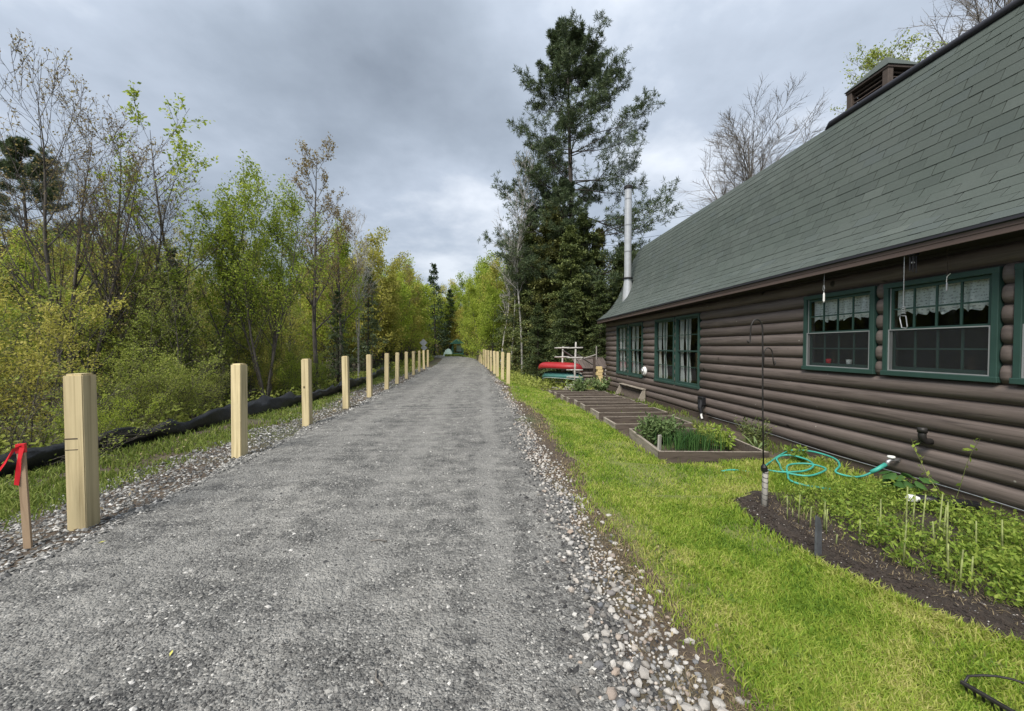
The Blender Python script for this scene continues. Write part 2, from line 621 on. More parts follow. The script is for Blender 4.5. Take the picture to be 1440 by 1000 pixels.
def m_glass():
    m, n, l, bs = mat_new('window_glass')
    tr = n.new('ShaderNodeBsdfTransparent'); tr.inputs[0].default_value = (.92, .95, .95, 1)
    gl = n.new('ShaderNodeBsdfGlossy'); gl.inputs['Roughness'].default_value = 0.02
    fr = n.new('ShaderNodeFresnel'); fr.inputs['IOR'].default_value = 1.5
    mx = n.new('ShaderNodeMixShader')
    ge = n.new('ShaderNodeNewGeometry')
    l.new(nmath(n, l, 'MULTIPLY', fr.outputs[0], nmath(n, l, 'SUBTRACT', 1.0, ge.outputs['Backfacing'])), mx.inputs[0]); l.new(tr.outputs[0], mx.inputs[1]); l.new(gl.outputs[0], mx.inputs[2])
    l.new(mx.outputs[0], n['Material Output'].inputs[0])
    return m


def m_screen():
    m, n, l, bs = mat_new('insect_screen')
    bs.inputs['Base Color'].default_value = (.03, .033, .035, 1)
    bs.inputs['Roughness'].default_value = 0.9
    tr = n.new('ShaderNodeBsdfTransparent')
    mx = n.new('ShaderNodeMixShader'); mx.inputs[0].default_value = 0.38
    l.new(tr.outputs[0], mx.inputs[1]); l.new(bs.outputs[0], mx.inputs[2])
    l.new(mx.outputs[0], n['Material Output'].inputs[0])
    return m


def m_lace():
    m, n, l, bs = mat_new('lace')
    bs.inputs['Base Color'].default_value = (.62, .62, .61, 1)
    bs.inputs['Roughness'].default_value = 0.9
    v = ncoord(n, l, kind='Object')
    vo = n.new('ShaderNodeTexVoronoi'); vo.inputs['Scale'].default_value = 46
    l.new(v, vo.inputs['Vector'])
    w = n.new('ShaderNodeTexWave'); w.bands_direction = 'Z'; w.inputs['Scale'].default_value = 9; w.inputs['Distortion'].default_value = 3
    l.new(v, w.inputs['Vector'])
    hole = nramp(n, l, nmath(n, l, 'ADD', vo.outputs['Distance'], nmath(n, l, 'MULTIPLY', w.outputs['Fac'], 0.35)), [(0.30, 0.5), (0.62, 0.97)])
    tr = n.new('ShaderNodeBsdfTransparent')
    mx = n.new('ShaderNodeMixShader')
    l.new(hole, mx.inputs[0]); l.new(tr.outputs[0], mx.inputs[1]); l.new(bs.outputs[0], mx.inputs[2])
    l.new(mx.outputs[0], n['Material Output'].inputs[0])
    return m


M = dict(
    gravel=m_gravel(), ground=m_ground(), lawn=m_lawn(), soil=m_soil(),
    chip=m_stone('gravel_chip', [(0, (.03, .03, .032)), (.4, (.085, .084, .082)), (.8, (.16, .157, .15)), (.95, (.28, .275, .26)), (1, (.55, .54, .51))]),
    white_stone=m_stone('pale_stone', [(0, (.20, .19, .175)), (.2, (.33, .31, .285)), (.45, (.44, .42, .39)), (.62, (.52, .50, .47)), (.75, (.15, .157, .17)), (.88, (.36, .29, .235)), (1, (.47, .45, .42))]),
    gray_stone=m_stone('grey_stone', [(0, (.045, .046, .048)), (.4, (.13, .13, .125)), (.75, (.27, .265, .25)), (.93, (.42, .41, .39)), (1, (.56, .55, .53))]),
    post=m_wood('treated_pine', (.60, .505, .30), (.30, .235, .12), (30, 30, 0.7), knots=3.6, rough=0.75),
    log=m_wood('brown_log', (.140, .114, .102), (.068, .055, .049), (26, 1.3, 26), rough=0.52, spots=True, bump=0.8, knots=2.1),
    skirt=m_wood('brown_skirt', (.085, .066, .055), (.05, .038, .032), (16, 0.8, 16), rough=0.7, spots=True),
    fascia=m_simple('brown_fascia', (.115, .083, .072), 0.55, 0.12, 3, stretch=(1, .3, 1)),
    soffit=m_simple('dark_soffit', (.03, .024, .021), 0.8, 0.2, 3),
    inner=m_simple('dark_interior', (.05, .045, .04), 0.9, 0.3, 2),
    trim=m_simple('green_trim', (.030, .066, .055), 0.45, 0.12, 4),
    jamb=m_simple('grey_jamb', (.26, .27, .27), 0.5, 0.1, 4),
    shingle=m_shingle(), glass=m_glass(), screen=m_screen(), lace=m_lace(),
    roof=m_simple('roof_deck', (.03, .035, .032), 0.9, 0.2, 3),
    curtain=m_simple('white_curtain', (.33, .33, .32), 0.9, 0.08, 5),
    flash=m_simple('dark_flashing', (.032, .032, .04), 0.5, 0.2, 3),
    steel=m_simple('stainless_pipe', (.50, .51, .52), 0.30, 0.12, 6, metal=0.45, spec=.7),
    dark_metal=m_simple('dark_metal', (.03, .028, .027), 0.5, 0.25, 20, metal=0.3),
    rust=m_simple('rusty_metal', (.06, .045, .035), 0.75, 0.4, 40),
    galv=m_simple('galvanised', (.45, .46, .47), 0.4, 0.2, 20, metal=0.8),
    black=m_simple('black_plastic', (.014, .014, .016), 0.4, 0.3, 10),
    fabric=m_simple('black_fabric', (.016, .017, .019), 0.45, 0.5, 5, bump=0.9, spec=0.5),
    bed=m_wood('weathered_board', (.105, .085, .07), (.036, .028, .023), (3, 26, 26), rough=0.9),
    bed_end=m_wood('pale_weathered_end_lit_top', (.30, .265, .22), (.10, .085, .07), (26, 3, 26), rough=0.9),
    gray_wood=m_wood('grey_wood', (.30, .285, .26), (.16, .15, .135), (24, 24, 2), rough=0.9),
    stake=m_wood('stake_wood', (.40, .29, .19), (.25, .17, .10), (26, 26, 2), rough=0.8),
    ribbon=m_simple('red_ribbon', (.62, .02, .03), 0.5, 0.1, 6),
    hose=m_simple('teal_hose', (.05, .30, .245), 0.45, 0.3, 9),
    white=m_simple('white_paint', (.75, .75, .73), 0.5, 0.06, 8),
    slate=m_simple('slate', (.085, .09, .10), 0.8, 0.25, 12, bump=0.3),
    birch=m_simple('birch_bark', (.36, .345, .32), 0.8, 0.45, 9),
    bark=m_simple('grey_bark', (.105, .093, .081), 0.95, 0.45, 14, bump=0.6, stretch=(1, 1, .25)),
    bark_dark=m_simple('dark_bark', (.048, .040, .034), 0.95, 0.4, 14, bump=0.6, stretch=(1, 1, .25)),
    bark_pine=m_simple('pine_bark', (.060, .052, .046), 0.95, 0.4, 8, bump=0.6, stretch=(1, 1, .25)),
    bark_dead=m_simple('pale_twigs', (.17, .155, .138), 0.95, 0.35, 10),
    canoe_red=m_simple('red_hull', (.30, .022, .026), 0.4, 0.1, 5),
    canoe_green=m_simple('green_hull', (.06, .17, .16), 0.35, 0.15, 5),
    canoe_pale=m_simple('pale_hull', (.42, .50, .48), 0.4, 0.1, 5),
    lumber=m_wood('fresh_lumber', (.66, .52, .27), (.50, .36, .16), (3, 26, 26), rough=0.7),
    shed_roof=m_wood('shed_boards', (.11, .09, .08), (.06, .05, .045), (20, 2, 20), rough=0.9),
    sign=m_simple('sign_back', (.46, .48, .50), 0.35, 0.08, 4, metal=0.5),
    tarp=m_simple('pale_tarp', (.50, .66, .64), 0.5, 0.1, 4),
    kiosk=m_simple('green_boards', (.025, .085, .06), 0.6, 0.25, 6),
    leaf_bright=m_leaf('leaf_bright', [(.20, .275, .035), (.34, .43, .055), (.48, .53, .09)], .52),
    leaf_green=m_leaf('leaf_green', [(.16, .22, .034), (.28, .35, .055), (.41, .45, .09)], .52),
    leaf_olive=m_leaf('leaf_olive', [(.27, .275, .055), (.43, .42, .085), (.56, .50, .135)], .54),
    leaf_red=m_leaf('leaf_red', [(.16, .11, .055), (.27, .20, .08), (.34, .29, .11)], .45),
    leaf_under=m_leaf('leaf_under', [(.17, .225, .04), (.30, .36, .07), (.44, .47, .13)], .54),
    needle=m_leaf('pine_needle', [(.045, .072, .036), (.075, .11, .052), (.125, .16, .07)], .25, 0.5),
    cedar=m_leaf('cedar_spray', [(.075, .082, .028), (.135, .145, .042), (.21, .215, .068)], .2, 0.55),
    hemlock=m_leaf('hemlock_needle', [(.04, .062, .024), (.085, .115, .038), (.17, .20, .062)], .2, 0.55),
    grass=m_leaf('grass_blade', [(.08, .16, .02), (.19, .31, .035), (.33, .42, .06), (.50, .48, .17)], .45, .6, 2.3),
    weed=m_leaf('weed_blade', [(.09, .14, .026), (.16, .22, .04), (.26, .30, .075)], .4),
    straw=m_leaf('dead_grass', [(.17, .13, .08), (.28, .22, .13), (.38, .32, .2)], .2),
    herb=m_leaf('herb_leaf', [(.09, .14, .05), (.15, .22, .08), (.22, .29, .12)], .35),
    chive=m_leaf('chive_leaf', [(.03, .085, .025), (.06, .14, .035), (.09, .18, .05)], .35),
    cover=m_leaf('cover_leaf', [(.12, .20, .03), (.24, .34, .05), (.36, .43, .09)], .45),
    stalk=m_simple('pale_stalk', (.20, .23, .085), 0.7, 0.5, 20),
)

# ================================================================== SETTING
def grid_axis(lo, hi, step, far, grow=1.35):
    a = list(np.arange(lo, hi + 1e-6, step))
    d, x = step, a[-1]
    while x < far:
        d *= grow; x += d; a.append(x)
    d, x = step, a[0]; left = []
    while x > -far:
        d *= grow; x -= d; left.append(x)
    return np.array(left[::-1] + a)


def sheet(name, X, Y, Z, mat, parent=None, kind=None, smooth=True):
    ny, nx = X.shape
    V = np.stack([X, Y, Z], -1).reshape(-1, 3)
    i = np.arange(nx * ny).reshape(ny, nx)
    F = np.stack([i[:-1, :-1], i[:-1, 1:], i[1:, 1:], i[1:, :-1]], -1).reshape(-1, 4)
    o = npobj(name, V, F, mat, parent, smooth)
    if kind: o['kind'] = kind
    return o


gx = grid_axis(-14, 9, 0.22, 1400); gy = grid_axis(-4, 34, 0.3, 1400)
GX, GY = np.meshgrid(gx, gy)
sheet('ground', GX, GY, gh(GX, GY), M['ground'], kind='structure')

# gravel path: follows the bend, slightly crowned, ragged edges dipping under the ground
py_ = np.concatenate([np.arange(-4, 12, 0.10), np.arange(12, 110, 0.4)])
ps_ = np.linspace(-3.55, 0.95, 64)
PS, PY = np.meshgrid(ps_, py_)
PX = PS + curve(np.minimum(PY, 70)) - np.where(PY > 70, (PY - 70) * 0.9, 0)
PZ = 0.004 + 0.035 * (fbm(PX, PY, 0.9) - 0.5) + 0.010 * (fbm(PX, PY, 4.0) - 0.5)
edgeL = sstep(-3.1, -3.52, PS + 0.25 * (vnoise(PX, PY, 2.2) - .5)); edgeR = sstep(0.66, 0.94, PS + 0.3 * (vnoise(PX, PY, 2.5) - .5))
PZ = PZ - 0.09 * edgeL - 0.11 * edgeR
path_obj = sheet('gravel_path', PX, PY, PZ, M['gravel'], kind='structure')


def path_z(x, y):
    s = x - curve(np.minimum(y, 70))
    z = 0.004 + 0.035 * (fbm(x, y, 0.9) - 0.5) + 0.010 * (fbm(x, y, 4.0) - 0.5)
    eL = sstep(-3.1, -3.52, s + 0.25 * (vnoise(x, y, 2.2) - .5)); eR = sstep(0.66, 0.94, s + 0.3 * (vnoise(x, y, 2.5) - .5))
    return np.maximum(z - 0.09 * eL - 0.11 * eR, gh(x, y))


# lawn sheet
def lawn_edge(y):
    return 1.02 + 0.10 * np.sin(y * 0.9) + 0.16 * (vnoise(y, y * 0 + 3.3, 0.8) - 0.5) + 0.22 * sstep(3.5, 5.5, y) * (1 - sstep(8, 12, y))


def soil_left(y):                       # left edge of the planting strip by the house
    return np.interp(y, [1.0, 1.93, 2.18, 2.76, 3.4, 4.02, 4.15], [3.9, 3.02, 2.80, 2.60, 2.60, 2.68, 2.95])


def soil_right(y):
    return np.interp(y, [1.0, 2.08, 2.72, 3.63, 4.1], [4.3, 3.42, 3.12, 2.98, 3.0])


def lawn_right(y):
    return np.where(y < 4.1, soil_left(y), np.where(y < 5.35, 5.02, np.interp(y, [5.35, 8, 10.5, 12.5, 14.5, 40], [2.62, 2.66, 2.62, 2.42, 2.6, 1.6])))


ly = np.concatenate([np.arange(-3, 16, 0.15), np.arange(16, 60, 0.5)])
lt = np.linspace(0, 1, 24)
LT, LY = np.meshgrid(lt, ly)
LE, LR = lawn_edge(LY), lawn_right(LY)
LXs = LE + (LR - LE) * LT
LX = LXs + curve(LY)
LZ = gh(LX, LY) + 0.012 - 0.05 * ((LT < 0.01) | (LT > 0.99))
sheet('lawn', LX, LY, LZ, M['lawn'], kind='structure')

# dark soil strip and planted ground beside the house
sy = np.arange(0.6, 4.25, 0.05); st = np.linspace(0, 1, 22)
ST, SY = np.meshgrid(st, sy)
SXl, SXr = soil_left(SY) - 0.05, np.full_like(SY, 5.05)
SX = SXl + (SXr - SXl) * ST
SZ = gh(SX, SY) + 0.016 + 0.035 * np.exp(-((SX - soil_left(SY) - .2) / .16) ** 2) + 0.05 * (fbm(SX, SY, 5) - .5) - 0.05 * ((ST < .01))
sheet('soil_bed', SX, SY, SZ, M['soil'], kind='structure')


def soil_z(x, y):
    return gh(x, y) + 0.016 + 0.035 * np.exp(-((x - soil_left(y) - .2) / .16) ** 2) + 0.05 * (fbm(x, y, 5) - .5)


# ------------------------------------------------------------------ loose stones
OCT_V = np.array([[1, 0, 0], [-1, 0, 0], [0, 1, 0], [0, -1, 0], [0, 0, 1], [0, 0, -1.]])
OCT_F = np.array([[0, 2, 4], [2, 1, 4], [1, 3, 4], [3, 0, 4], [2, 0, 5], [1, 2, 5], [3, 1, 5], [0, 3, 5]])


def chips(P, size, rng, flat=0.55):
    n = len(P)
    V = OCT_V[None] * (1 + 0.45 * (rng.rand(n, 6, 1) - .5)) + 0.35 * (rng.rand(n, 6, 3) - .5)
    V = V * np.stack([0.7 + .6 * rng.rand(n), 0.7 + .6 * rng.rand(n), flat * (0.6 + .8 * rng.rand(n))], -1)[:, None, :]
    a = rng.rand(n) * 2 * PI
    ca, sa = np.cos(a)[:, None], np.sin(a)[:, None]
    x = V[..., 0] * ca - V[..., 1] * sa; y = V[..., 0] * sa + V[..., 1] * ca
    tl = (rng.rand(n, 1) - .5) * 0.7
    z = V[..., 2] + x * tl
    W = np.stack([x, y, z], -1) * size[:, None, None] + P[:, None, :]
    F = OCT_F[None] + (np.arange(n) * 6)[:, None, None]
    return W.reshape(-1, 3), F.reshape(-1, 3)


rng = np.random.RandomState(11)


def sample_path(n, smin, smax, ymin, ymax, rng, p=1.9):
    u = rng.rand(n)
    a = 1 - p
    y = (ymin ** a + u * (ymax ** a - ymin ** a)) ** (1 / a)
    s = smin + (smax - smin) * rng.rand(n)
    return s + curve(y), y, s


x, y, s_ = sample_path(42000, -3.5, 0.75, 1.25, 9.0, rng)
keep = rng.rand(len(x)) < (0.12 + 0.88 * sstep(0.42, 0.60, fbm(x + 3, y, 1.3))) + 0.5 * sstep(0.1, 0.5, s_)
x, y = x[keep], y[keep]
sz = 0.0026 + 0.0062 * rng.rand(len(x)) ** 2.6 + .008 * (rng.rand(len(x)) < .006)
P = np.stack([x, y, path_z(x, y) + sz * 0.2], -1)
V, F = chips(P, sz, rng)
o = npobj('gravel', V, F, M['chip']); tag(o, kind='stuff')

# coarser accent stones pressed into the surface
x, y, s_ = sample_path(5200, -3.3, 0.6, 1.3, 16.0, rng, 1.35)
sz = (.005 + .011 * rng.rand(len(x)) ** 2.6) * (1 + .035 * y)
V, F = chips(np.stack([x, y, path_z(x, y) + sz * .05], -1), sz, rng, .5)
o = npobj('gravel', V, F, M['gray_stone']); tag(o, kind='stuff')

# bigger grey stones: left edge by the posts and the right fringe
xa, ya, _ = sample_path(20000, -4.45, -3.05, 1.4, 30, rng, 1.4)
xb, yb, _ = sample_path(9000, 0.25, 0.95, 1.2, 30, rng, 1.5)
kb = rng.rand(len(xb)) < sstep(.30, .75, xb - curve(yb)) * .9 + .05; xb, yb = xb[kb], yb[kb]
x = np.concatenate([xa, xb]); y = np.concatenate([ya, yb])
sz = (0.006 + 0.015 * rng.rand(len(x)) ** 2.0) * (1 + 0.04 * y)
P = np.stack([x, y, np.maximum(path_z(x, y), gh(x, y)) + sz * 0.25], -1)
na = len(xa)
V, F = chips(P[:na], sz[:na], rng, 0.6)
o = npobj('edge_gravel', V, F, M['gray_stone']); tag(o, kind='stuff')
V, F = chips(P[na:], sz[na:] * .85, rng, 0.6)
o = npobj('edge_gravel', V, F, M['chip']); tag(o, kind='stuff')

# pale rounded stones: every large one near the camera is a piece of the verge
verge_y = np.arange(-3, 40, 0.25); verge_t = np.linspace(0.70, 1.5, 12)
VT, VY = np.meshgrid(verge_t, verge_y)
VX = VT + curve(VY)
VZ = gh(VX, VY) + 0.006 + 0.02 * (fbm(VX, VY, 6) - .5) - 0.05 * ((VT < .72) | (VT > 1.47))
verge = sheet('dirt_verge', VX, VY, VZ, M['ground'], kind='structure')


def stone_mesh(seed):
    r = np.random.RandomState(seed)
    bm = bmesh.new()
    bmesh.ops.create_icosphere(bm, subdivisions=1, radius=1)
    ax = r.randn(5, 3); ax /= np.linalg.norm(ax, axis=1)[:, None]
    cut = 0.42 + .38 * r.rand(5)
    sc = np.array([1, .62 + .3 * r.rand(), .45 + .25 * r.rand()])
    for v in bm.verts:
        p = np.array(v.co)
        for a_, c_ in zip(ax, cut):
            d_ = p @ a_
            if d_ > c_: p = p - a_ * (d_ - c_)
        p = p * (1 + .10 * (r.rand(3) - .5)) * sc
        v.co = p
    me = bpy.data.meshes.new('stone')
    bm.to_mesh(me); bm.free()
    me.materials.append(M['white_stone'])
    me.polygons.foreach_set('use_smooth', [bool(r.rand() < .35) for _ in me.polygons])
    return me


stone_meshes = [stone_mesh(100 + i) for i in range(9)]
rng = np.random.RandomState(5)
cand = []
n = 5200
u = rng.rand(n)
p_ = 1.55; a_ = 1 - p_
yy = (1.25 ** a_ + u * (22.0 ** a_ - 1.25 ** a_)) ** (1 / a_)
cs = 0.80 - 0.02 * np.sin(yy * 1.3)
wd = np.interp(yy, [1.2, 2, 3, 4.5, 8, 20], [.12, .115, .11, .10, .10, .10])
ss = cs + wd * rng.randn(n)
rr = (0.011 + 0.026 * rng.rand(n) ** 2.0) * np.interp(yy, [1.2, 2.0, 4, 20], [1.15, 1.0, 1.0, 1.4])
ok = (ss > 0.30) & (ss < 1.28)
ok &= rng.rand(n) < np.clip(0.35 + 1.3 * sstep(.32, .6, vnoise(ss * 2.0, yy, 1.1)), 0, 1)
yy, ss, rr = yy[ok], ss[ok], rr[ok]
# a few hand-placed large cobbles by the camera
hand = [(.60, 1.47, .047), (.70, 1.53, .043), (.66, 1.63, .040), (.78, 1.47, .040), (.55, 1.60, .036), (.74, 1.72, .040), (.86, 1.55, .036), (1.0, 1.50, .040),
        (.62, 1.78, .032), (.92, 1.74, .032), (.70, 1.9, .034), (.80, 2.02, .034), (.74, 2.16, .030), (.48, 1.50, .034), (.9, 2.1, .028), (.40, 1.62, .028)]
order_pos = []
acc_x, acc_y, acc_r = [h[0] for h in hand], [h[1] for h in hand], [h[2] for h in hand]
for s0, y0, r0 in zip(ss, yy, rr):
    ax_, ay_, ar_ = np.array(acc_x), np.array(acc_y), np.array(acc_r)
    if np.any(np.hypot(ax_ - s0, ay_ - y0) < (ar_ + r0) * 0.66): continue
    acc_x.append(s0); acc_y.append(y0); acc_r.append(r0)
st_ = np.array([acc_x, acc_y, acc_r]).T
view = st_[:, 2] / np.hypot(st_[:, 0], np.hypot(st_[:, 1], 1.5))
infr = st_[:, 1] > 1.38
order = np.argsort(-(view * infr))
rest_V, rest_F, nv = [], [], 0
for rank, i in enumerate(order):
    s0, y0, r0 = st_[i]
    x0 = s0 + float(curve(y0))
    z0 = max(float(path_z(np.array([x0]), np.array([y0]))[0]), gz(x0, y0) + 0.006)
    me = stone_meshes[rng.randint(9)]
    rot = ((rng.rand() - .5) * .5, (rng.rand() - .5) * .5, rng.rand() * 2 * PI)
    if rank < 300:
        mobj('stone', me, verge, (x0, y0, z0 + r0 * .22), rot, (r0, r0, r0))
    else:
        co = np.array([v.co for v in me.vertices])
        Rm = np.array(Euler(rot).to_matrix())
        rest_V.append((co * r0) @ Rm.T + np.array([x0, y0, z0 + r0 * .2]))
        rest_F.append(np.array([list(p.vertices) for p in me.polygons]) + nv); nv += len(co)
if rest_V:
    o = npobj('small_stones', np.concatenate(rest_V), np.concatenate(rest_F), M['white_stone'], verge, True); tag(o, kind='stuff')


# ------------------------------------------------------------------ grass
def blades(x, y, z, h, w, rng, lean=0.6):
    n = len(x)
    a = rng.rand(n) * 2 * PI
    la = rng.rand(n) * 2 * PI
    ln = lean * rng.rand(n) * h
    dx, dy = np.cos(a) * w / 2, np.sin(a) * w / 2
    lx, ly_ = np.cos(la) * ln, np.sin(la) * ln
    V = np.empty((n, 5, 3))
    V[:, 0] = np.stack([x - dx, y - dy, z], -1)
    V[:, 1] = np.stack([x + dx, y + dy, z], -1)
    V[:, 2] = np.stack([x + dx * .8 + lx * .35, y + dy * .8 + ly_ * .35, z + h * .6], -1)
    V[:, 3] = np.stack([x - dx * .8 + lx * .35, y - dy * .8 + ly_ * .35, z + h * .6], -1)
    V[:, 4] = np.stack([x + lx, y + ly_, z + h * np.sqrt(np.clip(1 - (0.5 * ln / h) ** 2, .3, 1))], -1)
    b = (np.arange(n) * 5)[:, None]
    return V.reshape(-1, 3), b + np.array([[0, 1, 2, 3]]), b + np.array([[3, 2, 4]])


def grass(name, x, y, z, h, w, mat, rng, lean=0.6, parent=None):
    V, Q, T = blades(x, y, z, h, w, rng, lean)
    o = npobj(name, V, [Q, T], M[mat], parent)
    return tag(o, kind='stuff')


rng = np.random.RandomState(21)
n = 260000
u = rng.rand(n); p_ = 1.75; a_ = 1 - p_
y = (1.2 ** a_ + u * (34.0 ** a_ - 1.2 ** a_)) ** (1 / a_)
le, lr = lawn_edge(y), lawn_right(y)
wmax = np.maximum(lr - le, .1)
s = le - 0.25 + (wmax + .27) * rng.rand(n) 
keep = rng.rand(n) < np.clip(wmax / 2.2, 0.2, 1.0)
edge_d = s - le
ragged = 0.30 * (fbm(s * 1.0, y, 1.8) - 0.5) + .10 * (vnoise(s, y, 7) - .5)
keep &= rng.rand(n) < sstep(-0.12, 0.42, edge_d + ragged)
keep &= (s < lr + 0.02 * rng.randn(n))
# worn patches
keep &= rng.rand(n) < 0.30 + 0.70 * sstep(0.34, 0.50, fbm(s + 7, y, 1.3))
x = s + curve(y); 
keep &= x < 5.0
x, y, s = x[keep], y[keep], s[keep]
dist = np.hypot(np.hypot(x, y), 1.5)
tall = 1 + 0.9 * ((y > 4.1) & (y < 5.4) & (x > 3.4)) + .5 * (np.abs(s - lawn_right(y)) < .08)
h = (0.022 + 0.030 * rng.rand(len(x))) * tall * (0.75 + 0.5 * fbm(x, y, 1.5)) * (1 + .02 * dist)
w = 0.0024 + 0.0014 * dist
grass('grass', x, y, gh(x, y) + 0.008, h, w, 'grass', rng, 1.3)

# dead straw along the verge
n = 15000
u = rng.rand(n)
y = 1.25 * (14 / 1.25) ** u
s = lawn_edge(y) + .04 + 0.16 * rng.randn(n)
x = s + curve(y)
keep = (s > .62) & (rng.rand(n) < .25 + .75 * sstep(.40, .56, fbm(x, y, 1.7)))
x, y = x[keep], y[keep]
grass('dry_grass', x, y, gh(x, y) + .004, 0.010 + 0.022 * rng.rand(len(x)), 0.0022 + .0012 * y, 'straw', rng, 2.6)

# weeds and grass on the left bank between the posts and the black fabric
n = 46000
u = rng.rand(n); p_ = 1.5; a_ = 1 - p_
y = (2.2 ** a_ + u * (36.0 ** a_ - 2.2 ** a_)) ** (1 / a_)
s = -5.9 + 2.15 * rng.rand(n) ** .8
x = s + curve(y)
keep = rng.rand(n) < sstep(.24, .50, fbm(x + 2, y, 1.1)) * sstep(-3.85, -4.5, s + .3 * (vnoise(x, y, 1.5) - .5))
x, y = x[keep], y[keep]
dist = np.hypot(x, y)
grass('bank_grass', x, y, gh(x, y), (0.03 + 0.10 * rng.rand(len(x)) ** 2.5), 0.004 + .0013 * dist, 'weed', rng, 1.4)

# ================================================================== LOG HOUSE
house = empty('log_house', (5.1, 6.0, -0.2))
tag(house, 'brown log sided house with green shingled barn roof beside the lawn', 'house')
HL = Vector((5.1, 6.0, -0.2))


def hp(o):                               # parent to the house keeping world coordinates
    o.parent = house
    o.location = Vector(o.location) - HL
    return o


KW = [(2.24, 3.336), (3.449, 4.549), (4.662, 5.772)]
FW = [(8.742, 9.862), (9.938, 11.100), (11.985, 13.160), (13.268, 14.370)]
KZ, FZ = (1.158, 2.287), (0.515, 2.290)
OPEN = [(a, b, *KZ) for a, b in KW] + [(a, b, *FZ) for a, b in FW]
Y0H, Y1H = -3.2, 15.68
LZ0, LP = -0.05, 0.197


def log_mesh(L, round0, round1, rng):
    k = 9
    prof = []
    for i in range(k):
        t = -1 + 2 * i / (k - 1)
        prof.append((-(0.058) * max(0.0, 1 - abs(t) ** 2.6) ** 0.7, t * (LP / 2 - 0.0012)))
    nseg = max(2, int(L / 0.9))
    ys = list(np.linspace(-L / 2, L / 2, nseg + 1))
    sc = [1.0] * len(ys)
    if round0:
        ys = [-L / 2, -L / 2 + .008, -L / 2 + .022] + ys[1:]; sc = [.35, .75, .95] + sc[1:]
    if round1:
        ys = ys[:-1] + [L / 2 - .022, L / 2 - .008, L / 2]; sc = sc[:-1] + [.95, .75, .35]
    if len(ys) > 6 and ys[2] > ys[3]: ys = sorted(ys)
    vs_, fs_ = [], []
    for yv, c in zip(ys, sc):
        wob = 1 + 0.05 * (rng.rand() - .5)
        for (px, pz) in prof:
            vs_.append((px * c * wob, yv, pz * (0.8 + .2 * c)))
    for i in range(len(ys) - 1):
        for j in range(k - 1):
            fs_.append((i * k + j, i * k + j + 1, (i + 1) * k + j + 1, (i + 1) * k + j))
    fs_.append(tuple(range(k - 1, -1, -1))); fs_.append(tuple((len(ys) - 1) * k + j for j in range(k)))
    me = bpy.data.meshes.new('log')
    me.from_pydata(vs_, [], fs_)
    me.materials.append(M['log'])
    me.polygons.foreach_set('use_smooth', [True] * (len(fs_) - 2) + [False] * 2)
    return me


rng = np.random.RandomState(3)
for r_ in range(13):
    za = LZ0 + LP * r_; zb = za + LP
    cuts = sorted([(a, b) for a, b, z0, z1 in OPEN if min(zb, z1) - max(za, z0) > LP * .35])
    segs = []; cur = Y0H
    for a, b in cuts:
        segs.append((cur, a, cur != Y0H, True)); cur = b
    segs.append((cur, Y1H, cur != Y0H, False))
    for a, b, ra, rb in segs:
        if b - a < 0.03: continue
        pieces = [(a, b, ra, rb)]
        if b - a > 60:                      # long courses are made of butted lengths
            c = a + (b - a) * (0.35 + .3 * rng.rand())
            pieces = [(a, c - .002, ra, False), (c + .002, b, False, rb)]
        for a2, b2, r0, r1 in pieces:
            o = mobj('log', log_mesh(b2 - a2, r0, r1, rng), None, (5.115, (a2 + b2) / 2, (za + zb) / 2))
            hp(o)

# skirt boards below the lowest log
for a, b in ((Y0H, 2.0), (2.004, 6.9), (6.904, 11.6), (11.604, Y1H)):
    m_ = MB().box((-.02, -(b - a) / 2, -.10), (.03, (b - a) / 2, .098), bev=.004)
    hp(m_.build('skirt_board', M['skirt'], loc=(5.098, (a + b) / 2, -.152)))
cable = MB().tube([(5.066, y_, -0.045 + .012 * math.sin(y_ * 2.1)) for y_ in np.linspace(1.0, 8.35, 40)], .007, 5)
hp(cable.build('cable', M['galv'], smooth=True))

# wall panels behind the logs (with the window openings left out), gables and back wall
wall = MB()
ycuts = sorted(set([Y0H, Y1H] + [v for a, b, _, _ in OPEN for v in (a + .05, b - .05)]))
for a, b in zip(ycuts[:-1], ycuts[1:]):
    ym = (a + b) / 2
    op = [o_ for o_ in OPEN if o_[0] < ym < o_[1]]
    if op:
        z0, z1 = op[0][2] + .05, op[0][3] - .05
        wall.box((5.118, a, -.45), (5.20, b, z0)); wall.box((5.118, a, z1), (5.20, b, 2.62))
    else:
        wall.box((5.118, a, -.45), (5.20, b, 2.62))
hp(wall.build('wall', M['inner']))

# roof
PROF = [(4.72, 2.665), (4.98, 2.862), (5.22, 3.065), (5.42, 3.31), (5.61, 3.60), (5.90, 4.27), (6.19, 4.985), (6.40, 5.40), (6.56, 5.66)]


def catmull(P, n):
    P = [Vector((a, b)) for a, b in P]
    out = []
    for i in range(len(P) - 1):
        p0 = P[max(i - 1, 0)]; p1, p2 = P[i], P[i + 1]; p3 = P[min(i + 2, len(P) - 1)]
        for j in range(n):
            t = j / n
            out.append(0.5 * ((2 * p1) + (p2 - p0) * t + (2 * p0 - 5 * p1 + 4 * p2 - p3) * t * t + (3 * p1 - p0 - 3 * p2 + p3) * t ** 3))
    out.append(P[-1])
    return out


prof = catmull(PROF, 8)
RIDGE = (8.8, 6.70)
XR = RIDGE[0]
full = [(p.x, p.y) for p in prof] + [RIDGE] + [(2 * XR - p.x, p.y) for p in prof[::-1]]
YR0, YR1 = -3.5, 15.83


def zoff(y):
    return -0.005 * (y - 3.5)


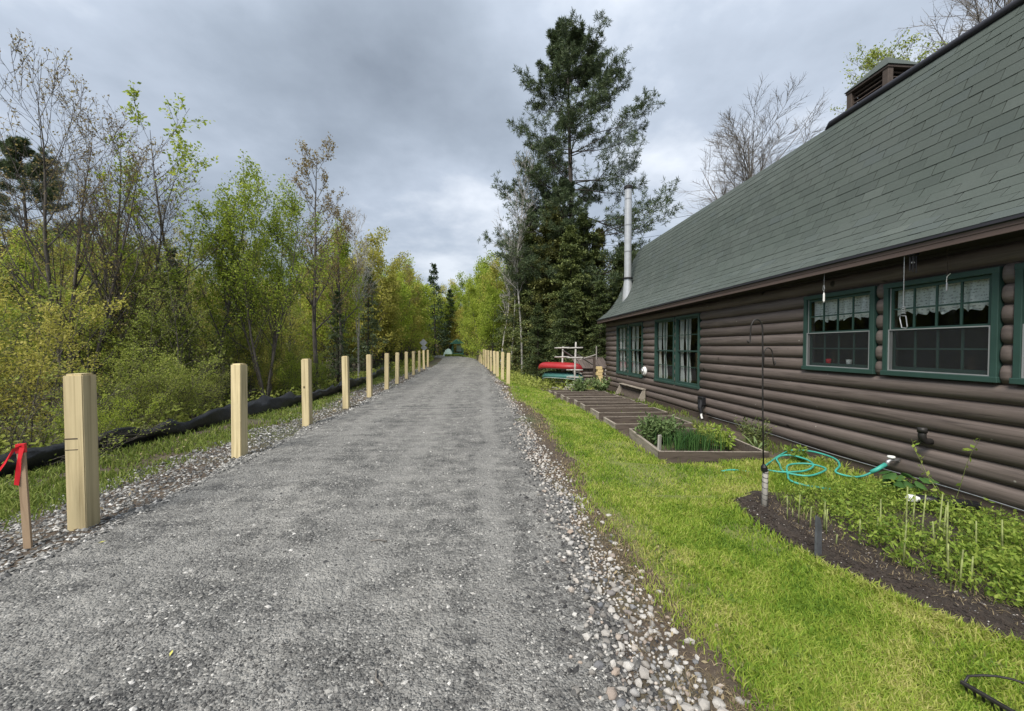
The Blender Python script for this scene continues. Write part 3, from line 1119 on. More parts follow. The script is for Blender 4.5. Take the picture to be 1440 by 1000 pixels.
vs_, fs_ = [], []
k = len(full)
for yv in (YR0, YR1):
    for px, pz in full: vs_.append((px, yv, pz + zoff(yv)))
    for px, pz in full: vs_.append((px + (.03 if px < XR - 1 else (-.03 if px > XR + 1 else 0)), yv, pz - .06 + zoff(yv)))
for i in range(k - 1):
    fs_.append((i, i + 1, 2 * k + i + 1, 2 * k + i))
    fs_.append((k + i + 1, k + i, 3 * k + i, 3 * k + i + 1))
    fs_.append((i + 1, i, k + i, k + i + 1)); fs_.append((2 * k + i, 2 * k + i + 1, 3 * k + i + 1, 3 * k + i))
fs_.append((0, 2 * k, 3 * k, k)); fs_.append((k - 1, 2 * k - 1, 4 * k - 1, 3 * k - 1))
roof = MB().add(vs_, fs_).build('roof', M['roof'])
hp(roof)

gab = MB()
for yv in (Y1H - .06, Y0H + .06):
    base = [(5.2, -.45)] + [(max(5.2, px), pz - .08 + zoff(yv)) for px, pz in full if 5.0 < px < 2 * XR - 5.0] + [(2 * XR - 5.2, -.45)]
    n_ = len(base)
    gab.add([Vector((a, yv - .05, b)) for a, b in base] + [Vector((a, yv + .05, b)) for a, b in base],
            [tuple(range(n_)), tuple(range(2 * n_ - 1, n_ - 1, -1))] + [(i, (i + 1) % n_, n_ + (i + 1) % n_, n_ + i) for i in range(n_)])
gab.box((2 * XR - 5.2, Y0H, -.45), (2 * XR - 5.1, Y1H, 2.62))
hp(gab.build('end_wall', M['skirt']))
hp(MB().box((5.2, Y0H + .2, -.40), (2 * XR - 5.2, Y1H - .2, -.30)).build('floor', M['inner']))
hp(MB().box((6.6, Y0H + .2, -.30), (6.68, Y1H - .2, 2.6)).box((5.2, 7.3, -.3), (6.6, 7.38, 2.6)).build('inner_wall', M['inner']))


def slab(name, x0, x1, z0, z1, mat, y0=YR0, y1=YR1):
    vv = [(x_, y_, z_ + zoff(y_)) for y_ in (y0, y1) for z_ in (z0, z1) for x_ in (x0, x1)]
    ff = [(0, 2, 3, 1), (4, 5, 7, 6), (0, 1, 5, 4), (2, 6, 7, 3), (0, 4, 6, 2), (1, 3, 7, 5)]
    return hp(MB().add(vv, ff).build(name, mat))


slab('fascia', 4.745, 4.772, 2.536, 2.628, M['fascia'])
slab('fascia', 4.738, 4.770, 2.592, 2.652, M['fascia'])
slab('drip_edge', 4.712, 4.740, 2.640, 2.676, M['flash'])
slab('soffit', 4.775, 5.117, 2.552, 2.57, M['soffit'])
# metal strip along the break of the roof, starting part way along
ms = MB()
ms.tube([(6.565, 7.05, 5.68 + zoff(7.05)), (6.565, 6.95, 5.735 + zoff(7)), (6.565, -3.4, 5.735 + zoff(-3.4))], [.02, .055, .055], 8)
hp(ms.build('ridge_cap', M['flash'], smooth=True))

# shingles on the visible slope
arc = [0.0]
for a, b in zip(prof[:-1], prof[1:]): arc.append(arc[-1] + (b - a).length)
arc = np.array(arc); px_ = np.array([p.x for p in prof]); pz_ = np.array([p.y for p in prof])
EXPO, SW, TH = 0.163, 0.305, 0.009
nrow = int(arc[-1] / EXPO)
EXPO = arc[-1] / nrow
sh = bmesh.new()
bmesh.ops.create_cube(sh, size=1)
for v in sh.verts:
    v.co = Vector((v.co.x * (SW - .010), v.co.y * (EXPO + .03), v.co.z * TH))
    if v.co.y > 0: v.co.z -= TH * 0.75
sh_me = bpy.data.meshes.new('shingle'); sh.to_mesh(sh_me); sh.free()
sh_me.materials.append(M['shingle'])
sh_co = np.array([v.co for v in sh_me.vertices]); sh_fa = np.array([list(p.vertices) for p in sh_me.polygons])
rng = np.random.RandomState(17)
items = []
cf = np.array([math.sin(R(4.3)), math.cos(R(4.3)), 0]); crr = np.array([math.cos(R(4.3)), -math.sin(R(4.3)), 0])
for r_ in range(nrow):
    sm = (r_ + .5) * EXPO + .012
    xm, zm = np.interp(sm, arc, px_), np.interp(sm, arc, pz_)
    x2, z2 = np.interp(sm + .06, arc, px_), np.interp(sm + .06, arc, pz_)
    x1, z1 = np.interp(sm - .06, arc, px_), np.interp(sm - .06, arc, pz_)
    up_ = Vector((x2 - x1, 0, z2 - z1)).normalized()
    al = Vector((0, -1, 0))
    nr = al.cross(up_).normalized()
    if nr.x > 0: nr = -nr; al = -al
    off = (r_ * 0.14) % SW + (r_ % 5) * .011
    yv = YR0 + off
    while yv < YR1 - SW / 2:
        jit = (rng.rand() - .5) * .006
        c = Vector((xm, yv + jit, zm + zoff(yv))) + nr * (TH * .5 + .004 + .0035 * rng.rand())
        rv = np.array(c) - np.array([0, 0, 1.5])
        dd = rv @ cf
        vis = 0
        if dd > .3 and abs(rv @ crr / dd) < 1.45 and rv[2] / dd < .95:
            vis = abs(np.array(nr) @ rv) / np.linalg.norm(rv) ** 3
        items.append((vis, c, al, up_, nr))
        yv += SW
items.sort(key=lambda t: -t[0])
SV, SF, nv = [], [], 0
roof_inv = Vector(HL)
for i, (vis, c, al, up_, nr) in enumerate(items):
    Mx = Matrix((al, up_, nr)).transposed()
    if i < 300:
        o = bpy.data.objects.new('shingle', sh_me)
        o.matrix_local = Matrix.Translation(c) @ Mx.to_4x4()
        link(o, roof)
    else:
        SV.append(sh_co @ np.array(Mx).T + np.array(c)); SF.append(sh_fa + nv); nv += len(sh_co)
o = npobj('shingles', np.concatenate(SV), np.concatenate(SF), M['shingle'], roof); tag(o, kind='stuff')


# windows
def build_window(y0, y1, z0, z1, cols, rows, style, idx):
    ym, zm = (y0 + y1) / 2, (z0 + z1) / 2
    cw = .056
    w = MB()
    X0, X1 = .004, .075
    w.box((X0, y0 - ym, z0 - zm), (X1, y0 - ym + cw, z1 - zm), bev=.004)
    w.box((X0, y1 - ym - cw, z0 - zm), (X1, y1 - ym, z1 - zm), bev=.004)
    w.box((X0 - .003, y0 - ym - .004, z1 - zm - cw), (X1 + .002, y1 - ym + .004, z1 - zm + .003), bev=.004)
    w.box((X0 - .014, y0 - ym - .012, z0 - zm - .012), (X1 + .004, y1 - ym + .012, z0 - zm + .045), bev=.004)
    win = w.build('window', M['trim'], loc=(5.045, ym, zm))
    hp(win)
    a, b = y0 - ym + cw + .004, y1 - ym - cw - .004
    lo, hi = z0 - zm + .048, z1 - zm - cw - .004
    mid = (lo + hi) / 2
    fw = .035
    for nm, s0, s1, dx in (('upper', mid - .015, hi, .038), ('lower', lo, mid + .015, .060)):
        f = MB()
        f.box((dx, a, s0), (dx + .022, a + fw, s1)); f.box((dx, b - fw, s0), (dx + .022, b, s1))
        f.box((dx + .001, a + fw, s1 - fw), (dx + .021, b - fw, s1)); f.box((dx + .001, a + fw, s0), (dx + .021, b - fw, s0 + fw * (1.5 if nm == 'lower' else 1)))
        gy0, gy1, gz0, gz1 = a + fw, b - fw, s0 + fw * (1.5 if nm == 'lower' else 1), s1 - fw
        f.build('sash', M['trim'], win)
        mu = MB()
        for c in range(1, cols):
            yc = gy0 + (gy1 - gy0) * c / cols
            mu.box((dx + .003, yc - .009, gz0 + .001), (dx + .019, yc + .009, gz1 - .001))
        for r2 in range(1, rows):
            zc = gz0 + (gz1 - gz0) * r2 / rows
            mu.box((dx + .0045, gy0 + .001, zc - .009), (dx + .0175, gy1 - .001, zc + .009))
        mu.build('muntin', M['trim'], win)
        pw, ph = (gy1 - gy0) / cols, (gz1 - gz0) / rows
        pm = MB().box((-.0015, -pw / 2 + .0095, -ph / 2 + .0095), (.0015, pw / 2 - .0095, ph / 2 - .0095)).mesh('pane', M['glass'])
        for c in range(cols):
            for r2 in range(rows):
                mobj('pane', pm, win, (dx + .011, gy0 + pw * (c + .5), gz0 + ph * (r2 + .5)), (0, (rng.rand() - .5) * .006, (rng.rand() - .5) * .006))
    # insect screen in a grey frame over the lower half
    if style == 'kitchen':
        sc_ = MB(); t_ = .012
        for A_, B_ in (((.012, a, lo), (.026, a + t_, mid)), ((.012, b - t_, lo), (.026, b, mid)), ((.013, a + t_, lo), (.025, b - t_, lo + t_)), ((.013, a + t_, mid - t_), (.025, b - t_, mid))):
            sc_.box(A_, B_)
        sc_.build('screen_frame', M['jamb'], win)
        MB().add([(.019, a + t_, lo + t_), (.019, b - t_, lo + t_), (.019, b - t_, mid - t_), (.019, a + t_, mid - t_)], [(0, 1, 2, 3)]).build('screen', M['screen'], win)
        MB().box((.028, b - .035, lo + .002), (.036, b - .003, mid - .02)).box((.030, b - .012, mid), (.037, b - .002, hi)).build('jamb_liner', M['jamb'], win)
    # curtains
    n1 = 70
    if style == 'kitchen':
        vv, ff = [], []
        ht = (hi - lo) * .33
        for i in range(n1 + 1):
            t = i / n1
            yv = a + .03 + (b - a - .06) * t
            pl = .018 * math.sin(t * 46 + idx * 2.0) + .010 * math.sin(t * 19 + idx)
            gap = 0.0
            zig = .045 * abs(((t * 9 + .3 * idx) % 1) - .5) * 2 + .02 * math.sin(t * 23)
            for j in range(6):
                q = j / 5
                vv.append((.108 + pl * (.3 + q), yv, hi - .012 - q * (ht - zig * .9)))
        for i in range(n1):
            for j in range(5):
                ff.append((i * 6 + j, (i + 1) * 6 + j, (i + 1) * 6 + j + 1, i * 6 + j + 1))
        MB().add(vv, ff).build('valance', M['lace'], win, smooth=True)
    else:
        for side in (0, 1):
            vv, ff = [], []
            nz, nu = 20, 14
            for j in range(nz + 1):
                q = j / nz
                wdt = (.22 if side == 0 else .18) * (0.45 + .55 * min(1, abs(q - .62) / .34)) if q < .96 else .16
                ctr = (b - .20 - .24) if side == 0 else (b - .13)
                if style == 'far': ctr -= .06
                for i in range(nu + 1):
                    t = i / nu - .5
                    vv.append((.105 + .014 * math.sin(i * 2.1 + q * 2), ctr + t * wdt + .02 * math.sin(q * 4), hi - .01 - q * (hi - lo - .06)))
            for j in range(nz):
                for i in range(nu):
                    ff.append((j * (nu + 1) + i, j * (nu + 1) + i + 1, (j + 1) * (nu + 1) + i + 1, (j + 1) * (nu + 1) + i))
            MB().add(vv, ff).build('curtain', M['curtain'], win, smooth=True)
    return win


rng = np.random.RandomState(9)
for i, (a, b) in enumerate(KW): build_window(a, b, *KZ, 4, 2, 'kitchen', i)
for i, (a, b) in enumerate(FW): build_window(a, b, *FZ, 2, 2, 'near' if i < 2 else 'far', i)

# cupola on the hidden upper slope
cu = MB()
cxm, cym, hw = 8.8, 7.97, .40
for sx in (-1, 1):
    for sy_ in (-1, 1):
        cu.box((cxm + sx * hw - .06, cym + sy_ * hw - .06, 6.2), (cxm + sx * hw + .06, cym + sy_ * hw + .06, 7.30), bev=.006)
cu.box((cxm - hw + .01, cym - hw + .01, 6.2), (cxm + hw - .01, cym + hw - .01, 6.86))
cup = hp(cu.build('cupola', M['skirt']))
lo_m = MB().box((-.012, -hw + .055, -.035), (.012, hw - .055, .035)).mesh('louvre', M['skirt'])
for side in range(4):
    for j in range(4):
        an = side * PI / 2
        mobj('louvre', lo_m, cup, Vector((cxm - math.cos(an) * (hw - .02), cym - math.sin(an) * (hw - .02), 6.93 + .10 * j)), (0, .75, an))
MB().box((cxm - hw + .08, cym - hw + .08, 6.86), (cxm + hw - .08, cym + hw - .08, 7.26)).build('louvre_back', M['soffit'], cup)
e_ = .475
MB().box((cxm - e_, cym - e_, 7.27), (cxm + e_, cym + e_, 7.325), bev=.005).build('cupola_eave', M['skirt'], cup)
rv = [Vector((cxm + sx * (e_ + .02), cym + sy_ * (e_ + .02), 7.328)) for sx, sy_ in ((-1, -1), (1, -1), (1, 1), (-1, 1))]
tp = [Vector((cxm + sx * .04, cym + sy_ * .04, 7.80)) for sx, sy_ in ((-1, -1), (1, -1), (1, 1), (-1, 1))]
MB().add(rv + tp, [(0, 1, 5, 4), (1, 2, 6, 5), (2, 3, 7, 6), (3, 0, 4, 7), (4, 5, 6, 7), (3, 2, 1, 0)]).build('cupola_roof', M['shingle'], cup)

# stove pipe through the far end of the roof
CXp, CYp = 5.62, 14.75
ch = MB()
zb = 4.17
segs_ = [(4.17, 5.18), (5.20, 6.20), (6.22, 7.20), (7.22, 7.58)]
for a, b in segs_:
    ch.lathe([(.135, a), (.135, b - .02), (.141, b - .018), (.141, b)], Matrix.Translation((CXp, CYp, 0)), 32)
chim = hp(ch.build('chimney', M['steel'], smooth=False))
cv = []
for j in range(20):
    an = 2 * PI * j / 20
    xb = CXp + .15 * math.cos(an); yb_ = CYp + .15 * math.sin(an)
    xr = CXp - .02 + .19 * math.cos(an)
    zr = float(np.interp(xr, px_, pz_)) + zoff(CYp) - .02
    cv.append((xr, CYp + .19 * math.sin(an), zr))
for j in range(20):
    an = 2 * PI * j / 20
    cv.append((CXp + .138 * math.cos(an), CYp + .138 * math.sin(an), 4.17))
MB().add(cv, [(j, (j + 1) % 20, 20 + (j + 1) % 20, 20 + j) for j in range(20)]).build('flashing', M['steel'], chim, smooth=True)
MB().lathe([(.142, 4.13), (.20, 4.15), (.20, 4.18), (.142, 4.20)], Matrix.Translation((CXp, CYp, 0)), 20).build('storm_collar', M['dark_metal'], chim)
MB().lathe([(.12, 7.58), (.165, 7.60), (.17, 7.70), (.12, 7.74), (.10, 7.74)], Matrix.Translation((CXp, CYp, 0)), 20).build('cap', M['dark_metal'], chim)

# fittings on the wall
mt = MB().lathe([(.14, 0), (.14, .03), (.115, .05), (.115, .075)], Matrix.Translation((5.065, 11.78, .745)) @ Matrix.Rotation(-PI / 2, 4, 'Y'), 20)
met = hp(mt.build('electric_meter', M['white']))
MB().lathe([(.08, .075), (.075, .11), (.05, .125)], Matrix.Translation((5.065, 11.78, .745)) @ Matrix.Rotation(-PI / 2, 4, 'Y'), 20).build('meter_dome', M['galv'], met, smooth=True)
el = MB().tube([(5.10, 4.0, .43), (5.0, 4.0, .43), (4.965, 4.0, .45), (4.95, 4.0, .49), (4.95, 4.0, .56)], .036, 10)
el.tube([(4.95, 4.0, .535), (4.95, 4.0, .59)], .044, 10)
hp(el.build('vent_elbow', M['dark_metal'], smooth=True))
fl = MB().box((4.96, 8.42, .17), (5.05, 8.62, .36), bev=.01)
fl.tube([(4.98, 8.50, .28), (4.93, 8.46, .12), (4.94, 8.42, .0)], [.06, .05, .035], 8)
fld = hp(fl.build('junction_box', M['black']))
MB().tube([(4.96, 8.43, .03), (4.94, 8.42, -.05), (4.95, 8.40, -.12)], .022, 8).build('conduit', M['white'], fld)
hp(fl_o := MB().tube([(5.05, 8.35, -.02), (4.98, 8.3, .0), (4.99, 8.22, .03), (5.05, 8.2, -.03)], .012, 6).build('conduit', M['black'], smooth=True))
sp = MB().tube([(5.06, 4.33, .125), (4.95, 4.33, .125), (4.92, 4.33, .11), (4.90, 4.33, .06)], [.02, .02, .022, .026], 8)
spg = hp(sp.build('spigot', M['galv'], smooth=True))
MB().lathe([(.035, 0), (.04, .012), (.035, .024)], Matrix.Translation((4.955, 4.33, .15)), 10).build('valve_handle', M['white'], spg)

# ================================================================== TREES AND SHRUBS
def nrm(v):
    return v / np.maximum(np.linalg.norm(v, axis=-1, keepdims=True), 1e-9)


def grow(rng, S, D, L, Rd, n, wig, trop, taper=0.75, droop=None):
    """vectorised branches: start, direction, length, base radius -> points (B,n+1,3), radii, directions"""
    B = len(S)
    P = np.empty((B, n + 1, 3)); Dd = np.empty((B, n + 1, 3)); Rr = np.empty((B, n + 1))
    P[:, 0] = S; d = nrm(D); Dd[:, 0] = d
    for j in range(n + 1):
        Rr[:, j] = Rd * (1 - taper * j / n)
    tr = np.array(trop, float)
    for j in range(n):
        d = nrm(d + wig * rng.randn(B, 3) + tr)
        if droop is not None: d = nrm(d + np.array([0, 0, droop[j]]))
        P[:, j + 1] = P[:, j] + d * (L / n)[:, None]
        Dd[:, j + 1] = d
    return P, Rr, Dd


def spawn(rng, P, Rr, Dd, m, t0, t1, ang, asd, lenf, rr, L, flat=False):
    """m children per parent between fractions t0..t1"""
    B, n1, _ = P.shape
    n = n1 - 1
    t = t0 + (t1 - t0) * (np.arange(m)[None, :] + rng.rand(B, m)) / m
    f = t * n; i = np.minimum(f.astype(int), n - 1); q = (f - i)
    bi = np.arange(B)[:, None]
    S = P[bi, i] * (1 - q[..., None]) + P[bi, i + 1] * q[..., None]
    d = Dd[bi, i]
    r = Rr[bi, i] * (1 - q) + Rr[bi, i + 1] * q
    if flat:
        side = np.where((np.arange(m)[None, :] + rng.randint(0, 2, (B, 1))) % 2 == 0, 1.0, -1.0)
        per = nrm(np.cross(d, np.array([0, 0, 1.0]))) * side[..., None] + .25 * rng.randn(B, m, 3) * np.array([1, 1, .6])
    else:
        per = rng.randn(B, m, 3)
    per = nrm(per - d * (per * d).sum(-1, keepdims=True))
    a = ang + asd * rng.randn(B, m)
    D = d * np.cos(a)[..., None] + per * np.sin(a)[..., None]
    ln = L[:, None] * lenf(t) * (0.75 + .5 * rng.rand(B, m))
    return S.reshape(-1, 3), D.reshape(-1, 3), ln.ravel(), (np.minimum(r * rr, r)).ravel()


def tubes(P, Rr, k):
    B, n1, _ = P.shape
    T = nrm(P[:, -1] - P[:, 0])
    ref = np.where(np.abs(T[:, 2:3]) > .9, np.array([[1., 0, 0]]), np.array([[0, 0, 1.]]))
    A = nrm(np.cross(T, ref)); Bn = np.cross(T, A)
    an = 2 * PI * np.arange(k) / k
    ring = A[:, None, :] * np.cos(an)[None, :, None] + Bn[:, None, :] * np.sin(an)[None, :, None]
    V = P[:, :, None, :] + ring[:, None] * Rr[:, :, None, None]
    idx = np.arange(B * n1 * k).reshape(B, n1, k)
    nx = np.roll(idx, -1, axis=2)
    F = np.stack([idx[:, :-1], nx[:, :-1], nx[:, 1:], idx[:, 1:]], -1).reshape(-1, 4)
    return V.reshape(-1, 3), F


def merge(parts):
    V, F, n = [], [], 0
    for v, f in parts:
        V.append(v); F.append(f + n); n += len(v)
    return np.concatenate(V), np.concatenate(F)


def leaves(P, size, rng, asp=0.55, up=0.5, axis=None, spread=0.0):
    n = len(P)
    if spread: P = P + rng.randn(n, 3) * spread
    a = rng.randn(n, 3) if axis is None else axis + .45 * rng.randn(n, 3)
    a = nrm(a)
    nn = rng.randn(n, 3) + np.array([0, 0, 1.0]) * up * 2
    b = nrm(np.cross(nn, a))
    L = (size * (0.6 + .8 * rng.rand(n)))[:, None]
    V = np.empty((n, 4, 3))
    V[:, 0] = P; V[:, 1] = P + a * L * .5 + b * L * asp * .5
    V[:, 2] = P + a * L; V[:, 3] = P + a * L * .5 - b * L * asp * .5
    return V.reshape(-1, 3), np.arange(n * 4).reshape(n, 4)


def pts_on(P, rng, m, t0=.3):
    B, n1, _ = P.shape
    t = (t0 + (1 - t0) * rng.rand(B, m)) * (n1 - 1)
    i = np.minimum(t.astype(int), n1 - 2); q = (t - i)[..., None]
    bi = np.arange(B)[:, None]
    return (P[bi, i] * (1 - q) + P[bi, i + 1] * q).reshape(-1, 3), (P[bi, i + 1] - P[bi, i]).reshape(-1, 3)


def broadleaf(seed, H, r0, stems=1, spread=.35, fork=.35, m1=14, m2=6, m3=4, leafn=5, leafs=.07, bare=.25, lspread=.05, ang1=.75, leaf_t0=.2, upw=.10, l1=.42, clump=1, low=.2, l2=.5, l3=.5, tw=.004):
    """stems forking low, upswept limbs, fine twigs; returns wood and leaf arrays"""
    rng = np.random.RandomState(seed)
    az = rng.rand() * 6 + np.arange(stems) * 2 * PI / stems + .4 * rng.randn(stems)
    tilt = (spread if stems > 1 else .04) * (0.6 + .7 * rng.rand(stems))
    D0 = np.stack([np.sin(tilt) * np.cos(az), np.sin(tilt) * np.sin(az), np.cos(tilt)], -1)
    L0 = H * (0.85 + .2 * rng.rand(stems)) if stems > 1 else np.array([H])
    L0 = np.maximum(L0, .3); L0[0] = H * 1.02
    P0, R0, Dd0 = grow(rng, np.zeros((stems, 3)) + .03 * rng.randn(stems, 3) * (stems > 1) - np.array([0, 0, .25]), D0, L0, np.full(stems, r0 / math.sqrt(stems)), 14, .035, (0, 0, .02), .93)
    S, D, L, Rd = spawn(rng, P0, R0, Dd0, m1, low, .97, ang1, .15, lambda t: l1 * (1.12 - .72 * t), .55, L0)
    P1, R1, Dd1 = grow(rng, S, D, L, Rd, 8, .07, (0, 0, upw), .88)
    S, D, L2, Rd = spawn(rng, P1, R1, Dd1, m2, .2, .98, .65, .2, lambda t: l2 * (1.1 - .6 * t), .6, L)
    P2, R2, Dd2 = grow(rng, S, D, L2, Rd, 5, .10, (0, 0, upw * .8), .85)
    S, D, L3, Rd = spawn(rng, P2, R2, Dd2, m3, .15, 1.0, .6, .2, lambda t: l3 * (1.05 - .4 * t), .65, L2)
    P3, R3, Dd3 = grow(rng, S, D, L3, np.maximum(Rd, tw), 3, .12, (0, 0, upw * .6), .7)
    R2 = np.maximum(R2, tw); R1 = np.maximum(R1, tw * 1.1)
    wood = merge([tubes(P0, R0, 8), tubes(P1, R1, 5), tubes(P2, R2, 3), tubes(P3, R3, 3)])
    lv = None
    if leafn:
        pt, dr = pts_on(P3, rng, leafn, leaf_t0)
        pt2, dr2 = pts_on(P2, rng, max(1, leafn // 2), .4)
        pt = np.concatenate([pt, pt2]); 
        if clump > 1: pt = np.repeat(pt, clump, 0)
        keep = rng.rand(len(pt)) > bare * .5
        pt = pt[keep]
        lv = leaves(pt, np.full(len(pt), leafs), rng, .6, .5, None, lspread)
    return wood, lv


def conifer_pine(seed, H, r0):
    """old white pine: straight trunk, tiers of long limbs that turn up at the tips, tufts of needles"""
    rng = np.random.RandomState(seed)
    P0, R0, D0 = grow(rng, np.zeros((1, 3)) - np.array([[0, 0, .4]]), np.array([[.02, 0, 1.]]), np.array([H + .4]), np.array([r0]), 24, .012, (0, 0, .02), .92)
    nb = 108
    t = np.sort(.20 + .795 * (np.arange(nb) + rng.rand(nb)) / nb)
    t = np.sort(np.concatenate([t, .78 + .21 * rng.rand(16)])); nb = len(t)
    tier = np.round(t * 24) / 24
    t = np.where(rng.rand(nb) < .75, tier + .004 * rng.randn(nb), t); t = np.clip(t, .16, .992)
    f = t * 24; i = np.minimum(f.astype(int), 23); q = (f - i)[:, None]
    S = P0[0, i] * (1 - q) + P0[0, i + 1] * q
    az = rng.rand(nb) * 2 * PI
    el = np.interp(t, [.15, .4, .7, .9, 1], [-.18, .05, .38, .75, 1.25]) + .14 * rng.randn(nb)
    D = np.stack([np.cos(el) * np.cos(az), np.cos(el) * np.sin(az), np.sin(el)], -1)
    L = np.interp(t, [.15, .30, .45, .62, .80, .90, 1.0], [5.5, 6.6, 6.6, 5.6, 4.3, 3.0, 1.0]) * (.62 + .5 * rng.rand(nb))
    L *= np.where(np.cos(az) > .2, 1.08, .92)
    Rb = np.interp(t, [.15, 1], [.075, .025])
    P1, R1, D1 = grow(rng, S, D, L, Rb, 10, .05, (0, 0, .015), .85, droop=[-.05, -.05, -.04, 0, .02, .05, .07, .08, .09, .1])
    S2, D2, L2, Rd2 = spawn(rng, P1, R1, D1, 15, .40, 1.0, .8, .2, lambda t: .30 * (1.05 - .6 * t), .5, L, flat=True)
    P2, R2, D2_ = grow(rng, S2, D2, L2, np.maximum(Rd2, .008), 5, .10, (0, 0, .10), .6)
    S3, D3, L3, Rd3 = spawn(rng, P2, R2, D2_, 4, .3, 1.0, .7, .2, lambda t: .45 + 0 * t, .6, L2)
    P3, R3, D3_ = grow(rng, S3, D3, np.minimum(L3, .6), np.maximum(Rd3, .006), 2, .1, (0, 0, .12), .6)
    wood = merge([tubes(P0, R0, 10), tubes(P1, R1, 5), tubes(P2, R2, 3), tubes(P3, R3, 3)])
    tp, td = pts_on(P2, rng, 3, .5); tp3, td3 = pts_on(P3, rng, 2, .5)
    C = np.concatenate([tp, tp3, P3[:, -1], P2[:, -1]]); Cd = nrm(np.concatenate([td, td3, D3_[:, -1], D2_[:, -1]]))
    k = 6
    ax = nrm(np.repeat(Cd, k, 0) * .75 + .75 * rng.randn(len(C) * k, 3) + np.array([0, 0, .25]))
    Pn = np.repeat(C, k, 0)
    needles = leaves(Pn, np.full(len(Pn), .25), rng, .13, .1, ax)
    return wood, needles


def conifer_dense(seed, H, r0, base_l, nb=110, spray=.30, cone=1.0, low=.03, droopy=-.05, m2=14, lf=5):
    """hemlock or spruce: cone of drooping limbs carrying flat sprays"""
    rng = np.random.RandomState(seed)
    P0, R0, D0 = grow(rng, np.zeros((1, 3)) - np.array([[0, 0, .4]]), np.array([[0, 0, 1.]]), np.array([H + .4]), np.array([r0]), 16, .012, (0, 0, .02), .94)
    t = np.clip(low + (1 - low) * (np.arange(nb) + rng.rand(nb)) / nb, .01, .995)
    f = t * 16; i = np.minimum(f.astype(int), 15); q = (f - i)[:, None]
    S = P0[0, i] * (1 - q) + P0[0, i + 1] * q
    az = rng.rand(nb) * 2 * PI
    el = np.interp(t, [0, .5, .85, 1], [-.12, .0, .3, 1.0]) + .15 * rng.randn(nb)
    D = np.stack([np.cos(el) * np.cos(az), np.cos(el) * np.sin(az), np.sin(el)], -1)
    L = base_l * np.power(1 - t, .8 * cone) * (.6 + .6 * rng.rand(nb)) + .25
    P1, R1, D1 = grow(rng, S, D, L, np.full(nb, .03) * (1.1 - t), 7, .06, (0, 0, .0), .8, droop=[0, 0, droopy, droopy, droopy, droopy, 0])
    S2, D2, L2, Rd2 = spawn(rng, P1, R1, D1, m2, .12, 1.0, .9, .2, lambda t: .38 * (1.1 - .6 * t), .5, L, flat=True)
    P2, R2, D2_ = grow(rng, S2, D2, L2, np.maximum(Rd2, .006), 4, .09, (0, 0, -.03), .6)
    wood = merge([tubes(P0, R0, 8), tubes(P1, R1, 4)])
    c, d = pts_on(P2, rng, lf, .05)
    c1, d1 = pts_on(P1, rng, lf, .2)
    c = np.concatenate([c, c1]); d = nrm(np.concatenate([d, d1]))
    ax = nrm(d + .5 * rng.randn(len(c), 3) + np.array([0, 0, -.12]))
    lv = leaves(c, np.full(len(c), spray), rng, .42, .8, ax, .06)
    return wood, lv


TM = {}
HN = dict(sapling_a=5, sapling_b=5, sapling_c=5, olive_far=10, lime_far=10, maple_bud=9.0, maple_bud_b=8.9, green_open=9.0, green_full=7.8, rust_open=10.5, olive_full=10, olive_b=10, lime_full=10, wood_green=10, bare_a=15.5, bare_b=15.5, tall_leafy=15.6, dead_birch=14.5, pine=24.6, hemlock=11, cedar=11, spruce=12, shrub_a=2.6, shrub_b=3.2, shrub_c=2.2, shrub_d=3.6, twiggy=2.4)


def make_meshes(key, wl_, bark, leaf):
    w, l_ = wl_
    top = np.percentile(w[0][:, 2], 99.97)
    k = HN[key] / top
    hi_ = w[0][w[0][:, 2] > top * .8][:, :2].mean(0) / (top * .9) * .85
    for arr in [w[0]] + ([l_[0]] if l_ is not None else []):
        arr[:, :2] -= hi_[None] * np.clip(arr[:, 2:3], 0, None)
    w = (w[0] * k, w[1]); l_ = (l_[0] * k, l_[1]) if l_ is not None else None
    TM[key] = (npmesh('trunk', w[0], w[1], M[bark], True), npmesh('crown', l_[0], l_[1], M[leaf]) if l_ is not None else None)


def tree(name, key, x, y, label, group=None, rz=0.0, sc=1.0, sz=None, cat='tree', dz=0.0, leaf=None, wide=1.0, crown_name='crown', trunk_name='trunk', tilt=(0, 0)):
    t = empty(name, (x, y, gz(x, y) + dz), rz)
    t.rotation_euler = (tilt[0], tilt[1], rz)
    t.scale = (sc * wide, sc * wide, sz if sz else sc)
    tag(t, label, cat, group)
    w, c = TM[key]
    mobj(trunk_name, w, t)
    if c is not None:
        mobj(crown_name, c, t)
    return t


# --- tree shapes
PINE_SEED = 21
make_meshes('maple_bud', broadleaf(1, 9.0, .13, 3, .15, m1=17, m2=8, m3=5, leafn=2, leafs=.052, bare=.6, lspread=.02, ang1=.55, leaf_t0=.55, upw=.12, l1=.40, clump=2, tw=.0045), 'bark', 'leaf_red')
make_meshes('maple_bud_b', broadleaf(2, 8.6, .12, 2, .15, m1=17, m2=8, m3=5, leafn=2, leafs=.052, bare=.6, lspread=.02, ang1=.6, leaf_t0=.55, upw=.11, l1=.42, clump=2, tw=.0045), 'bark', 'leaf_red')
make_meshes('green_open', broadleaf(3, 9.0, .11, 2, .16, m1=14, m2=6, m3=4, leafn=4, leafs=.095, bare=.3, lspread=.06, ang1=.7, leaf_t0=.3, upw=.08, l1=.38, clump=2, low=.3), 'bark', 'leaf_bright')
make_meshes('green_full', broadleaf(4, 7.8, .11, 4, .22, m1=17, m2=8, m3=5, leafn=5, leafs=.075, bare=.3, lspread=.09, ang1=.7, leaf_t0=.1, upw=.10, l1=.34, clump=2, low=.28), 'bark', 'leaf_bright')
